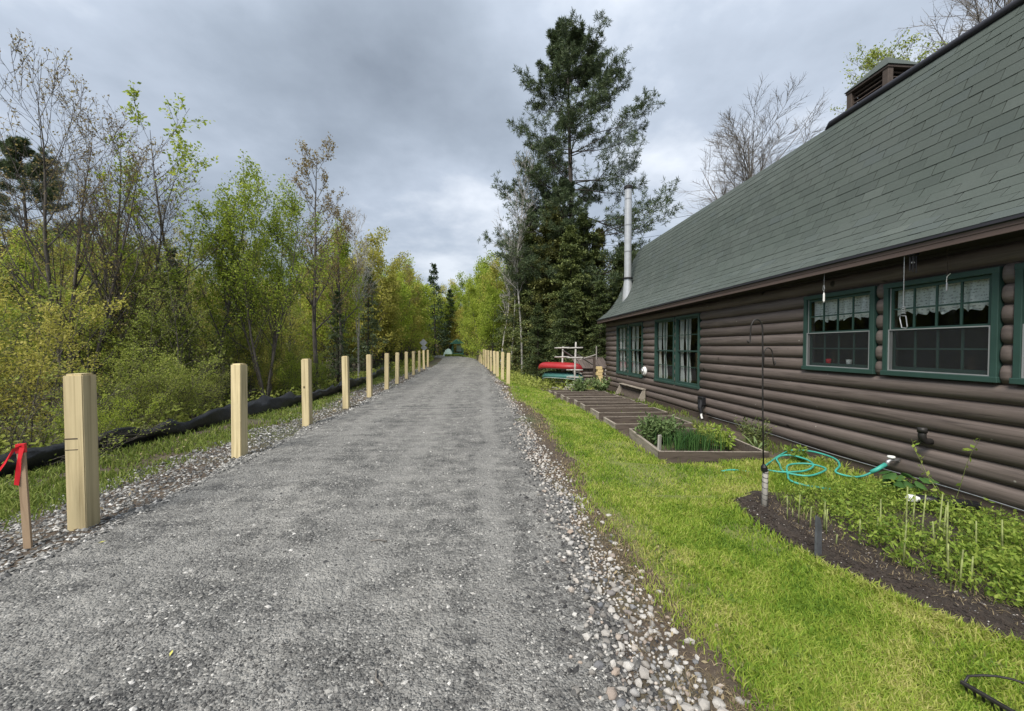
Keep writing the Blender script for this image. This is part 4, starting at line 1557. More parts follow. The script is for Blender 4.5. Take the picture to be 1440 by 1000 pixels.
make_meshes('rust_open', broadleaf(5, 10.5, .11, 1, .1, m1=26, m2=7, m3=4, leafn=3, leafs=.085, bare=.4, lspread=.06, ang1=.6, leaf_t0=.35, upw=.09, l1=.26, clump=2, low=.25), 'bark', 'leaf_red')
make_meshes('olive_full', broadleaf(6, 10.0, .12, 2, .12, m1=20, m2=8, m3=5, leafn=4, leafs=.095, bare=.3, lspread=.12, ang1=.75, leaf_t0=.1, upw=.07, l1=.30, clump=2, low=.12), 'bark', 'leaf_olive')
make_meshes('olive_b', broadleaf(7, 10.0, .12, 1, .1, m1=26, m2=8, m3=5, leafn=3, leafs=.095, bare=.3, lspread=.10, ang1=.8, leaf_t0=.1, upw=.06, l1=.26, clump=2, low=.10), 'bark', 'leaf_olive')
make_meshes('lime_full', broadleaf(8, 10.0, .12, 2, .14, m1=20, m2=8, m3=4, leafn=6, leafs=.12, bare=.2, lspread=.12, ang1=.8, leaf_t0=.1, upw=.05, l1=.31, clump=2, low=.08), 'bark', 'leaf_bright')
make_meshes('wood_green', broadleaf(9, 10.0, .11, 1, .1, m1=24, m2=7, m3=5, leafn=4, leafs=.10, bare=.3, lspread=.12, ang1=.85, leaf_t0=.1, upw=.05, l1=.27, clump=2, low=.06), 'bark', 'leaf_green')
make_meshes('olive_far', broadleaf(31, 10.0, .12, 2, .14, m1=20, m2=8, m3=4, leafn=4, leafs=.17, bare=.2, lspread=.18, ang1=.75, leaf_t0=.1, upw=.06, l1=.30, clump=2, low=.08), 'bark', 'leaf_olive')
make_meshes('lime_far', broadleaf(32, 10.0, .12, 2, .14, m1=20, m2=8, m3=4, leafn=4, leafs=.17, bare=.2, lspread=.18, ang1=.8, leaf_t0=.1, upw=.05, l1=.31, clump=2, low=.06), 'bark', 'leaf_bright')
make_meshes('bare_a', broadleaf(10, 15.5, .22, 1, .05, m1=36, m2=13, m3=10, leafn=0, ang1=.70, upw=.06, l1=.42, low=.30, l2=.42, tw=.0072), 'bark_dead', 'leaf_red')
make_meshes('bare_b', broadleaf(11, 15.5, .20, 2, .2, m1=18, m2=9, m3=6, leafn=1, leafs=.10, bare=.8, leaf_t0=.7, ang1=.7, upw=.09, l1=.36, low=.25, tw=.009), 'bark_dead', 'leaf_red')
make_meshes('tall_leafy', broadleaf(12, 14.5, .18, 2, .12, m1=24, m2=8, m3=5, leafn=6, leafs=.095, bare=.3, lspread=.08, ang1=.75, upw=.06, l1=.30, low=.35, tw=.006), 'bark', 'leaf_green')
make_meshes('dead_birch', broadleaf(13, 14.5, .085, 1, .05, m1=26, m2=6, m3=3, leafn=0, ang1=.55, upw=.10, l1=.24, low=.35, tw=.011), 'birch', 'leaf_red')
make_meshes('pine', conifer_pine(PINE_SEED, 24.6, .34), 'bark_pine', 'needle')
make_meshes('hemlock', conifer_dense(15, 11.0, .17, 3.1, 150, .17, 1.0, .01, -.06, 15, 11), 'bark_dark', 'hemlock')
make_meshes('cedar', conifer_dense(16, 11.0, .15, 2.0, 150, .17, .8, .04, .04, 14, 11), 'bark_dark', 'cedar')
make_meshes('spruce', conifer_dense(17, 12.0, .15, 2.3, 110, .24, 1.0, .03, -.04, 12, 4), 'bark_dark', 'needle')
make_meshes('shrub_a', broadleaf(20, 2.6, .03, 6, .45, m1=9, m2=6, m3=4, leafn=3, leafs=.05, bare=.3, lspread=.06, ang1=.7, leaf_t0=.05, upw=.08, l1=.42, clump=2, low=.1, tw=.0025), 'bark', 'leaf_under')
make_meshes('shrub_b', broadleaf(21, 3.2, .035, 5, .38, m1=10, m2=6, m3=4, leafn=3, leafs=.055, bare=.3, lspread=.07, ang1=.75, leaf_t0=.05, upw=.07, l1=.38, clump=2, low=.08, tw=.0025), 'bark', 'leaf_under')
make_meshes('shrub_c', broadleaf(22, 2.2, .025, 7, .55, m1=8, m2=6, m3=4, leafn=3, leafs=.048, bare=.3, lspread=.05, ang1=.75, leaf_t0=.05, upw=.06, l1=.45, clump=2, low=.1, tw=.0025), 'bark', 'leaf_bright')
make_meshes('shrub_d', broadleaf(23, 3.6, .03, 4, .30, m1=11, m2=6, m3=4, leafn=3, leafs=.055, bare=.3, lspread=.06, ang1=.7, leaf_t0=.1, upw=.09, l1=.34, clump=2, low=.1, tw=.0025), 'bark', 'leaf_olive')
make_meshes('twiggy', broadleaf(24, 2.4, .028, 5, .6, m1=9, m2=5, m3=4, leafn=1, leafs=.05, bare=.6, lspread=.03, ang1=.7, upw=.05, l1=.42, low=.1, tw=.0025), 'bark', 'leaf_under')

# --- single trees one can point at
tree('maple_tree', 'maple_bud', -9.71, 10.0, 'large budding maple with several upswept stems at the far left', rz=.5)
tree('maple_tree', 'maple_bud_b', -9.3, 10.9, 'budding maple with two dark stems just right of the larger maple at left', rz=2.2, sc=.95)
tree('birch_tree', 'green_open', -8.27, 12.0, 'slim open tree with fresh green leaves between the maples and the lime green tree', rz=1.0, sc=.98)
tree('young_tree', 'green_full', -6.96, 13.0, 'round lime green young tree with dark upswept branches behind the third left post', rz=.3, sc=.93)
tree('maple_tree', 'rust_open', -6.67, 16.0, 'tall narrow tree with rust tinted sparse leaves right of the lime green tree', rz=.2, sc=.98)
tree('maple_tree', 'rust_open', -6.5, 18.5, 'second rust tinted tree, shorter, behind the tall narrow one', rz=2.7, sc=.82)
tree('pine_tree', 'pine', -23.5, 22.0, 'dark pine showing behind the budding maple at the far left edge', rz=2.0, sc=.52)
tree('white_pine', 'pine', 6.05, 26.0, 'very tall white pine with long level limbs towering behind the canoes', rz=0.0, sc=.95)
tree('birch_tree', 'dead_birch', 2.45, 24.0, 'bare thin white birch in front of the tall pine', rz=.4, sc=.98)
tree('birch_tree', 'dead_birch', 1.9, 26.5, 'bare grey birch leaning left beside the white birch', rz=2.4, sc=.90, tilt=(0, -.10))
tree('birch_tree', 'dead_birch', 1.3, 29, 'low bare grey tree at the left edge of the dark conifers', rz=4.1, sc=.72, tilt=(0, -.14))
tree('pine_tree', 'pine', 5.0, 25.0, 'slender second pine trunk close left of the tall white pine', rz=3.0, sc=.52)
tree('spruce_tree', 'spruce', -8.66, 70, 'dark pointed spruce standing above the far end of the path', rz=1, sc=1.35)
tree('spruce_tree', 'spruce', -6.2, 74, 'shorter dark spruce right of the pointed far spruce', rz=3, sc=1.05)
tree('bare_tree', 'bare_a', 14.2, 20, 'wide leafless tree rising behind the middle of the house roof', rz=.6, sc=1.0, wide=1.35)
tree('bare_tree', 'bare_a', 16.8, 21.5, 'smaller leafless tree behind the roof right of the wide leafless one', rz=2.6, sc=.68)
tree('leafy_tree', 'tall_leafy', 16.6, 15.0, 'tree with small yellow green leaves behind the roof cupola', rz=.2, sc=.945)
tree('bare_tree', 'bare_a', 20.2, 14.0, 'leafless tree with budding twigs above the top right of the roof', rz=4.6, sc=1.2)

# --- dark conifers behind the canoes
con = [('hemlock', 3.1, 24.5, .86), ('cedar', 3.2, 26.5, 1.02), ('cedar', 4.2, 23.5, .98), ('hemlock', 5.0, 21.8, .80), ('hemlock', 6.2, 23.5, .92), ('cedar', 7.2, 24.0, .85),
       ('hemlock', 4.3, 20.2, .46), ('hemlock', 7.8, 21.5, .66), ('hemlock', 3.0, 30.5, .92), ('cedar', 5.4, 28.0, 1.05), ('hemlock', 9.2, 25, .8), ('hemlock', 6.3, 20.4, .50), ('hemlock', 3.1, 21.6, .40), ('cedar', 3.0, 34, 1.0),
       ('hemlock', 7.4, 29, .95), ('hemlock', 10.8, 27.5, .85)]
for i, (k_, x, y, s_) in enumerate(con):
    tree('hemlock_tree' if k_ == 'hemlock' else 'cedar_tree', k_, x, y, ('%s dark drooping hemlock' if k_ == 'hemlock' else '%s olive tinted narrow cedar') % ('tall' if s_ > .7 else 'low') + ' at the %s of the conifers, %s the canoes' % ('left end' if x < 3.9 else 'middle' if x < 6.5 else 'right end', 'close behind' if y < 24 else 'well behind'),
         'hemlocks behind the canoes' if k_ == 'hemlock' else 'cedars behind the canoes', rz=i * 1.7, sc=s_)

# --- yellow green trees on both sides of the far path
rng = np.random.RandomState(40)
far_right = [(-6.3, 77, .95), (-8.6, 75, .85), (-4.4, 73.5, .72), (-10.5, 80, 1.1), (.9, 33, .56), (-.3, 41, .72), (1.4, 38, .80), (2.4, 44, .95), (.2, 50, .92), (-.2, 56, .98), (.9, 66, 1.2), (1.6, 58, 1.15), (-4.0, 82, 1.3), (-2.5, 88, 1.4), (-7, 90, 1.3), (0.3, 37, .5), (-.6, 46, .55), (-8.5, 84, .9), (-10.5, 92, 1.2), (-5.5, 86, .7), (3.5, 52, 1.2)]
for i, (x, y, s_) in enumerate(far_right):
    k_ = ['lime_far', 'lime_full', 'olive_far', 'lime_far'][i % 4]
    tree('leafy_tree', k_, x, y, ('tall' if s_ > .85 else 'low') + ' %s spring tree right of the path, ' % ('olive' if i % 4 == 2 else 'lime green') + ('beside the last right posts' if y < 45 else 'beyond the last right posts' if y < 70 else 'behind the far shelter'), 'spring trees right of the far path', rz=rng.rand() * 6, sc=s_ * 1.32)

# --- wood on the left: rows of trees going away from the camera
left = []
for y in np.arange(19, 84, 3.1):
    c = float(curve(min(y, 70)))
    for j in range(3):
        x = c - 6.2 - j * (2.4 + .02 * y) - rng.rand() * 1.4 - .02 * y
        hgt = np.interp(y, [18, 30, 50, 80], [.78, 1.0, 1.22, 1.5]) * (.85 + .3 * rng.rand()) * (1 - .04 * j)
        left.append((x, y + rng.rand() * 1.5, hgt))
for y, x0, x1, hh, n in ((13.5, -17, -9.5, .56, 6), (17, -23, -9, .68, 10), (22, -32, -12, .80, 12), (28, -44, -16, .92, 13), (38, -62, -24, 1.15, 13)):
    for j in range(n):
        x = x0 + (x1 - x0) * (j + rng.rand()) / n
        left.append((x, y + 3 * (rng.rand() - .5), hh * (.8 + .4 * rng.rand())))
for j in range(12):
    y = 6.5 + 13 * rng.rand(); left.append((-7.6 - .25 * y - 4.5 * rng.rand(), y, .34 + .30 * rng.rand()))
kinds = ['olive_full', 'olive_b', 'wood_green', 'lime_full', 'olive_b', 'rust_open', 'wood_green']
def wood_label(nm, x, y):
    d = -x + float(curve(min(y, 70)))
    dep = 'at the front of' if d < 9.5 else ('in the middle of' if d < 17 else 'deep in')
    pl = ('near the first posts' if y < 12 else 'near the middle posts' if y < 20 else 'near the last left posts' if y < 31 else 'just past the last left post' if y < 45 else 'far along the path')
    return nm.replace('in the wood left of the path', dep + ' the left wood, ' + pl)


names = dict(olive_far='olive spring tree in the wood left of the path', lime_far='lime green tree in the wood left of the path', olive_full='olive spring tree in the wood left of the path', olive_b='olive spring tree in the wood left of the path', wood_green='green leaved tree in the wood left of the path',
             lime_full='lime green tree in the wood left of the path', rust_open='rust tinted tree in the wood left of the path', spruce='dark young spruce in the wood left of the path')
for i, (x, y, s_) in enumerate(left):
    k_ = kinds[rng.randint(len(kinds))]
    if y > 24: k_ = dict(olive_full='olive_far', olive_b='olive_far', wood_green='lime_far', lime_full='lime_far').get(k_, k_)
    if rng.rand() < .07: k_ = 'spruce'; s_ *= .75
    tree('spruce_tree' if k_ == 'spruce' else 'woodland_tree', k_, x, y, wood_label(names[k_], x, y), names[k_].replace(' tree in', ' trees in').replace(' spruce in', ' spruces in'), rz=rng.rand() * 6.28, sc=s_)
# white stems and a dark young conifer showing through
tree('birch_tree', 'dead_birch', -6.4, 20.5, 'thin white birch stem standing in the wood behind the left posts', rz=3.3, sc=.62)
tree('birch_tree', 'dead_birch', -6.75, 21.6, 'second thin white stem leaning beside the birch in the left wood', rz=1.3, sc=.55, tilt=(0, .06))
tree('spruce_tree', 'spruce', -6.3, 17.4, 'small dark spruce between the trunks behind the fifth left post', rz=.3, sc=.34)
tree('spruce_tree', 'spruce', -9.0, 14.8, 'dark spruce in the gap behind the slim green tree', rz=1.3, sc=.46)

# --- shrubs close behind the black fabric
sh_pos = []
for y in np.arange(3.4, 19, .8):
    w0 = np.interp(y, [3, 6, 10, 19], [6.9, 6.5, 6.2, 6.3])
    for j in range(3):
        if rng.rand() < (.25, .5, .68)[j]: continue
        x = -w0 - .35 - j * 1.25 - rng.rand() * .9 + float(curve(y))
        sh_pos.append((x, y + .6 * (rng.rand() - .5), j))
for (x, y, j) in sh_pos:
    k_ = ['shrub_a', 'shrub_b', 'shrub_c', 'shrub_d', 'shrub_a', 'twiggy'][rng.randint(6)]
    s_ = (.42 + .34 * j + .5 * rng.rand()) * np.interp(y, [3, 8, 19], [.75, .85, 1.0])
    nm = dict(shrub_a='leafy green shrub behind the black fabric', shrub_b='tall leafy green shrub behind the black fabric', shrub_c='low bright green shrub behind the black fabric', shrub_d='upright olive green shrub behind the black fabric', twiggy='nearly bare twiggy shrub behind the black fabric')[k_]
    pn = int(np.argmin([abs(y - q_) for q_ in (3.5, 5.7, 7.8, 10, 12.2, 14.3, 16.6, 19)]))
    nm2 = nm.replace(' behind the black fabric', '') + ', %s row behind the black fabric, level with the %s left post' % (('front', 'middle', 'back')[j], ('first', 'second', 'third', 'fourth', 'fifth', 'sixth', 'seventh', 'eighth')[pn])
    tree('shrub', k_, x, y, nm2, nm.replace('shrub behind', 'shrubs behind'), rz=rng.rand() * 6.28, sc=s_, cat='shrub', crown_name='foliage', trunk_name='stem')
tree('sapling', 'shrub_c', -6.1, 6.6, 'bright yellow green maple sapling leaning over the black fabric right of the first post', rz=.8, sc=.42, cat='sapling', crown_name='foliage', trunk_name='stem')
tree('shrub', 'twiggy', -6.3, 5.7, 'bare arching twigs leaning towards the first wooden post', rz=.2, sc=.62, cat='shrub', crown_name='foliage', trunk_name='stem', tilt=(0, .5))

# thin leafy saplings standing between the shrubs and the taller trees
make_meshes('sapling_a', broadleaf(41, 5.0, .032, 1, .06, m1=20, m2=6, m3=3, leafn=3, leafs=.055, bare=.3, lspread=.04, ang1=.75, leaf_t0=.2, upw=.07, l1=.30, clump=2, low=.12, tw=.003), 'bark', 'leaf_under')
make_meshes('sapling_b', broadleaf(42, 5.0, .036, 2, .14, m1=16, m2=6, m3=3, leafn=3, leafs=.055, bare=.3, lspread=.04, ang1=.7, leaf_t0=.2, upw=.07, l1=.32, clump=2, low=.12, tw=.003), 'bark', 'leaf_olive')
make_meshes('sapling_c', broadleaf(43, 5.0, .034, 1, .06, m1=20, m2=6, m3=3, leafn=3, leafs=.055, bare=.3, lspread=.04, ang1=.75, leaf_t0=.2, upw=.06, l1=.32, clump=2, low=.10, tw=.003), 'bark', 'leaf_bright')
rs2 = np.random.RandomState(55)
for i in range(40):
    y = 8.0 + 11 * rs2.rand() ** 1.1
    x = -7.0 - .05 * y - (1.2 + .33 * y) * rs2.rand()
    k_ = ['sapling_a', 'sapling_b', 'sapling_c'][rs2.randint(3)]
    pn = int(np.argmin([abs(y - q_) for q_ in (3.5, 5.7, 7.8, 10, 12.2, 14.3, 16.6, 19)]))
    c_ = dict(sapling_a='green', sapling_b='olive', sapling_c='bright green')[k_]
    tree('sapling', k_, x, y, 'thin %s sapling %s the shrubs, near the %s left post' % (c_, 'among' if x > -8.8 else 'beyond', ('first', 'second', 'third', 'fourth', 'fifth', 'sixth', 'seventh', 'eighth')[pn]), 'thin saplings left of the path',
         rz=rs2.rand() * 6.28, sc=.55 + .5 * rs2.rand(), cat='sapling')

# low undergrowth on the woodland floor: one mass nobody could count
n = 15000
y = 3 + 27 * rng.rand(n) ** 1.4
x = -5.75 - (2.2 + .45 * y) * rng.rand(n) + curve(y)
P = np.stack([x, y, gh(x, y) + .04 + .40 * rng.rand(n) ** 2 * (0.4 + fbm(x, y, .8))], -1)
V, F = leaves(P, .05 + .0045 * y, rng, .6, .9)
tag(npobj('undergrowth', V, F, M['leaf_under']), kind='stuff')
n = 9000
y = 16.5 + 12 * rng.rand(n); x = 1.6 + 4.2 * rng.rand(n) + curve(y)
P = np.stack([x, y, gh(x, y) + .03 + .35 * rng.rand(n) ** 2], -1)
V, F = leaves(P, np.full(n, .12), rng, .5, .8)
tag(npobj('undergrowth', V, F, M['leaf_under']), kind='stuff')
n = 9000
y = 30 + 60 * rng.rand(n); s = np.where(rng.rand(n) < .5, -4.3 - 3.0 * rng.rand(n), 1.6 + 3.5 * rng.rand(n)); x = s + curve(np.minimum(y, 70)) - np.where(y > 70, (y - 70) * .9, 0)
P = np.stack([x, y, gh(x, y) + .5 * rng.rand(n) ** 2], -1)
V, F = leaves(P, np.full(n, .25), rng, .5, .8)
tag(npobj('undergrowth', V, F, M['leaf_under']), kind='stuff')
# distant wood closing the view behind the trees
rng = np.random.RandomState(77)
n = 30000
az = (rng.rand(n) * 1.5 - 1.02) * 1.0
rd = 95 + 70 * rng.rand(n)
hh = 9 + 5 * vnoise(az * 14, az * 0, 1.0) + 2.5 * vnoise(az * 60, az * 0 + 5, 1.0)
z = hh * rng.rand(n) ** .8 - .5
x, y = np.sin(az) * rd, np.cos(az) * rd
V, F = leaves(np.stack([x, y, z], -1), np.full(n, 2.0), rng, .7, .3)
tag(npobj('far_woods', V, F, M['leaf_olive']), kind='stuff')

# ================================================================== POSTS, FENCE, SMALL THINGS
rng = np.random.RandomState(60)
POSTS_L = [(-3.40, 3.545, .10), (-3.415, 5.693, -.12), (-3.42, 7.82, -.05), (-3.42, 9.99, .03), (-3.475, 12.2, -.04), (-3.47, 14.3, .05), (-3.60, 16.6, 0), (-3.68, 19.0, .06), (-3.79, 21.6, -.03), (-3.97, 24.6, .02), (-4.10, 27.4, .05), (-4.25, 30.4, 0)]
POSTS_R = [(1.04, 15.97, .02), (.91, 18.1, -.03), (.75, 20.1, .04), (.66, 22.3, 0), (.52, 24.6, .03), (.38, 27.0, -.04), (.22, 29.5, 0), (.06, 32.2, .03), (-.12, 35.2, 0), (-.28, 38.2, .02), (-.42, 41.2, 0)]
bm = bmesh.new(); bmesh.ops.create_cube(bm, size=1)
for v in bm.verts: v.co = Vector((v.co.x * .14, v.co.y * .14, v.co.z * 1.75 + .437))
top = [e for e in bm.edges if all(v.co.z > 1.2 for v in e.verts)]
bmesh.ops.bevel(bm, geom=top, offset=.016, segments=2, affect='EDGES')
vert = [e for e in bm.edges if abs(e.verts[0].co.z - e.verts[1].co.z) > 1]
bmesh.ops.bevel(bm, geom=vert, offset=.006, segments=2, affect='EDGES')
post_me = bpy.data.meshes.new('wooden_post'); bm.to_mesh(post_me); bm.free(); post_me.materials.append(M['post'])
ORD = ['nearest', 'second', 'third', 'fourth', 'fifth', 'sixth', 'seventh', 'eighth', 'ninth', 'tenth', 'eleventh', 'farthest']
for row, lst in (('left', POSTS_L), ('right', POSTS_R)):
    for i, (x, y, rz) in enumerate(lst):
        z = float(max(path_z(np.array([x]), np.array([y]))[0], gz(x, y)))
        o = mobj('wooden_post', post_me, None, (x, y, z), ((rng.rand() - .5) * .035, (rng.rand() - .5) * .03, rz))
        nm = ORD[i] if i < len(lst) - 1 else 'farthest'
        tag(o, 'pale square wooden post, %s from the camera in the %s row' % (nm, row), 'post', 'wooden posts along the path')
        if row == 'left' and i == 0:
            o['label'] = 'nearest and largest square wooden post, beside the stake with the red ribbon'
            for zz, h_ in ((.765, .010), (.675, .006)):
                bd = MB().box((-.0715, -.0712, zz), (.026, -.0700, zz + h_)); bd.build('pencil_mark', M['rust'], o)

# survey stake with a red ribbon
st = empty('survey_stake', (-3.47, 3.20, gz(-3.47, 3.2)), .35)
tag(st, 'short thin wooden stake tied with a red ribbon left of the nearest post', 'stake')
MB().box((-.022, -.010, -.3), (.022, .010, .80), bev=.002).build('stake', M['stake'], st, rot=(0, -.03, 0))
MB().box((-.0245, -.0125, .735), (.0245, .0125, .803)).build('ribbon_band', M['ribbon'], st, rot=(0, -.03, 0))
rb = MB(); vv = []
for i, (dx, dz) in enumerate([(0, .78), (-.04, .76), (-.08, .68), (-.12, .62), (-.19, .56), (-.26, .53)]):
    vv += [(dx - .014, -.016 - .01 * math.sin(i * 1.4), dz + .014), (dx - .012, -.014 + .012 * math.cos(i * 1.7), dz - .013)]
rb.add(vv, [(2 * i, 2 * i + 1, 2 * i + 3, 2 * i + 2) for i in range(5)])
vv = []
for i, (dx, dz) in enumerate([(-.01, .78), (-.022, .70), (-.035, .60), (-.045, .50)]):
    vv += [(dx - .012, -.018, dz), (dx + .014, -.020 - .01 * math.sin(i * 2), dz - .01)]
rb.add(vv, [(2 * i, 2 * i + 1, 2 * i + 3, 2 * i + 2) for i in range(3)])
rb.build('ribbon_tail', M['ribbon'], st)

# black silt fabric slumped along the bank
fp = np.array([(-6.6, 2.0), (-6.35, 3.2), (-6.15, 4.2), (-5.95, 5.2), (-5.72, 6.1), (-5.60, 6.9), (-5.42, 8.5), (-5.15, 10.2), (-5.0, 12.0), (-4.98, 14), (-5.05, 15.8), (-5.35, 18.5), (-5.6, 21), (-5.9, 24), (-6.3, 27)])
tt = np.concatenate([[0], np.cumsum(np.hypot(*np.diff(fp, axis=0).T))])
ts = np.arange(0, tt[-1], .10)
fx = np.interp(ts, tt, fp[:, 0]); fy = np.interp(ts, tt, fp[:, 1])
kk = 14; V = []
for i, t in enumerate(ts):
    hgt = .10 + .16 * vnoise(t, 0.5, .8) + .09 * vnoise(t, 4.2, 2.6)
    lean = .55 * (vnoise(t, 9.1, .5) - .5)
    zb = gz(fx[i], fy[i]) - .01
    for j in range(kk):
        an = 2 * PI * j / kk
        w_ = .022 + .035 * vnoise(t, 2.2, 1.6)
        fold = 1 + 1.3 * (vnoise(t * 1.3, j * .9, 2.4) - .5)
        V.append((fx[i] + math.cos(an) * w_ * fold + lean * (.5 + .5 * math.sin(an)) * hgt * 2, fy[i] + .02 * math.sin(an * 2 + t), zb + hgt * (.5 + .5 * math.sin(an) * fold) * 1.25))
n_ = len(ts)
i_ = np.arange(n_ * kk).reshape(n_, kk); nx_ = np.roll(i_, -1, 1)
F = np.stack([i_[:-1], nx_[:-1], nx_[1:], i_[1:]], -1).reshape(-1, 4)
o = npobj('silt_fence', np.array(V), F, M['fabric'], None, True)
tag(o, 'black fabric silt fence slumped in the grass behind the left posts', 'silt fence')

# road sign seen from behind, at the bend
sg = empty('road_sign', (-5.5, 36.5, gz(-5.5, 36.5)), .1)
tag(sg, 'pale diamond road sign with a smaller diamond plate below at the bend of the path', 'sign')
MB().box((-.03, .0, 0), (.03, .03, 2.35)).build('pole', M['galv'], sg)
def diamond(c, r):
    b = MB(); vv = []
    for yv in (-.012, -.006):
        for k_ in range(4):
            a0 = k_ * PI / 2
            vv.append((math.cos(a0) * r, yv, c + math.sin(a0) * r))
    return b.add(vv, [(0, 1, 2, 3), (7, 6, 5, 4)] + [(k_, 4 + k_, 4 + (k_ + 1) % 4, (k_ + 1) % 4) for k_ in range(4)])
diamond(2.0, .36).build('sign_plate', M['sign'], sg)
diamond(1.50, .30).build('lower_plate', M['sign'], sg, loc=(.06, .002, .02))

# green shelter with a pale tarp at the end of the path
ks = empty('shelter', (-4.3, 66, gz(-4.3, 66)), .2)
tag(ks, 'small dark green open shelter at the far end of the path', 'shelter')
for sx in (-.85, .85):
    for sy_ in (-.7, .7): MB().box((sx - .07, sy_ - .07, 0), (sx + .07, sy_ + .07, 2.3)).build('post', M['kiosk'], ks)
MB().add([(-1.2, -1, 2.25), (1.2, -1, 2.25), (1.2, 1, 2.25), (-1.2, 1, 2.25), (0, -1, 3.1), (0, 1, 3.1)], [(0, 1, 4), (1, 2, 5, 4), (2, 3, 5), (3, 0, 4, 5), (3, 2, 1, 0)]).build('roof', M['kiosk'], ks)
MB().box((-.8, -.66, .15), (.8, -.60, .75)).build('rail_panel', M['kiosk'], ks)
MB().box((-.05, .60, 1.0), (.8, .66, 2.0)).build('notice_panel', M['tarp'], ks)
tv = MB()
vv = []
for i in range(7):
    a0 = PI * i / 6
    for yv in (-.9, .9): vv.append((-1.45 + .75 * math.cos(a0), -.8 + yv, 1.45 * math.sin(a0)))
tv.add(vv, [(2 * i, 2 * i + 1, 2 * i + 3, 2 * i + 2) for i in range(6)] + [tuple(range(0, 14, 2)), tuple(range(13, 0, -2))])
o = tv.build('tent', M['tarp'], loc=(-4.3, 66, gz(-4.3, 66))); tag(o, 'pale blue rounded tarp tent left of the green shelter', 'tent')
n = 2500
x = -4.3 + 3.4 * (rng.rand(n) - .5); y = 62 + 3 * rng.rand(n)
grass('grass', x, y, gh(x, y), .25 + .2 * rng.rand(n), np.full(n, .12), 'weed', rng, .8)

# ------------------------------------------------------------------ raised beds
def bed(x0, x1, y0, y1, label, rz=0.0, h=.185, fill=True, thick=.042):
    cx_, cy_ = (x0 + x1) / 2, (y0 + y1) / 2
    b = empty('raised_bed', (cx_, cy_, gz(cx_, cy_) - .03), rz)
    tag(b, label, 'raised bed', 'wooden raised beds by the wall')
    W, D = x1 - x0, y1 - y0
    j = lambda: (rng.rand() - .5) * .014
    for sgn in (-1, 1):
        MB().box((-W / 2, -thick / 2, 0), (W / 2, thick / 2, h), bev=.004).build('board', M['bed'], b, loc=(j(), sgn * (D / 2 - thick / 2), j()), rot=(j(), j() * .6, j()))
    for sgn in (-1, 1):
        o = MB().box((-thick / 2, -D / 2 + thick + .002, 0), (thick / 2, D / 2 - thick - .002, h), bev=.004).build('end_board', M['bed_end'] if sgn < 0 else M['bed'], b, loc=(sgn * (W / 2 - thick / 2 - .003), 0, j()), rot=(0, 0, 0))
    for ch_ in b.children:                # weathered upper edges, painted paler so that they look lit from above
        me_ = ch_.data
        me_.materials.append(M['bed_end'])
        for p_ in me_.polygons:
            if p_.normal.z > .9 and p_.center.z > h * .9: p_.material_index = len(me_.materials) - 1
    X_, Y_ = np.meshgrid(np.linspace(-W / 2 + .05, W / 2 - .05, 14), np.linspace(-D / 2 + .05, D / 2 - .05, 8))
    Z_ = .03 + .04 * (fbm(X_ + cx_ * 3, Y_ + cy_ * 3, 4) - .5)
    s_ = sheet('bed_soil', X_, Y_, Z_, M['soil'], b)
    return b


BEDS = [(2.66, 4.27, 7.55, 8.42), (2.70, 4.36, 8.82, 9.62), (2.68, 4.38, 9.98, 10.55), (2.66, 4.38, 10.82, 11.22), (2.56, 4.34, 11.38, 11.78), (2.52, 4.32, 11.95, 12.5), (2.46, 4.28, 12.75, 13.3), (2.44, 4.20, 13.7, 14.3)]
bl = ['empty wooden raised bed with a pale end board, next behind the planted bed', 'empty wooden raised bed, second behind the planted bed', 'empty wooden raised bed, third behind the planted bed', 'narrow empty raised bed, fourth behind the planted bed',
      'narrow empty raised bed, fifth behind the planted bed', 'wooden raised bed, sixth behind the planted bed', 'wooden raised bed, seventh behind the planted bed', 'farthest wooden raised bed, just in front of the canoe rack']
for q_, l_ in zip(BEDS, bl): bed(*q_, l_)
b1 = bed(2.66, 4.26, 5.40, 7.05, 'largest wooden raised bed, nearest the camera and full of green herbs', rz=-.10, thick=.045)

# dirt between the beds and the wall
bx, by = np.meshgrid(np.linspace(2.4, 5.1, 20), np.arange(5.35, 15.6, .2))
sheet('bed_ground', bx, by, gh(bx, by) + .010 + .03 * (fbm(bx, by, 3) - .5) - .06 * ((bx < 2.45)), M['ground'], kind='structure')
n = 5200
y = 5.3 + 10 * rng.rand(n) ** 1.2; x = np.where(rng.rand(n) < .6, 4.35 + .7 * rng.rand(n), 2.7 + 2.0 * rng.rand(n))
k_ = rng.rand(n) < sstep(.42, .6, fbm(x, y, 1.2)); x, y = x[k_], y[k_]
grass('weeds', x, y, gh(x, y) + .02, .04 + .09 * rng.rand(len(x)) ** 2, .006 + .0013 * y, 'weed', rng, 1.0)

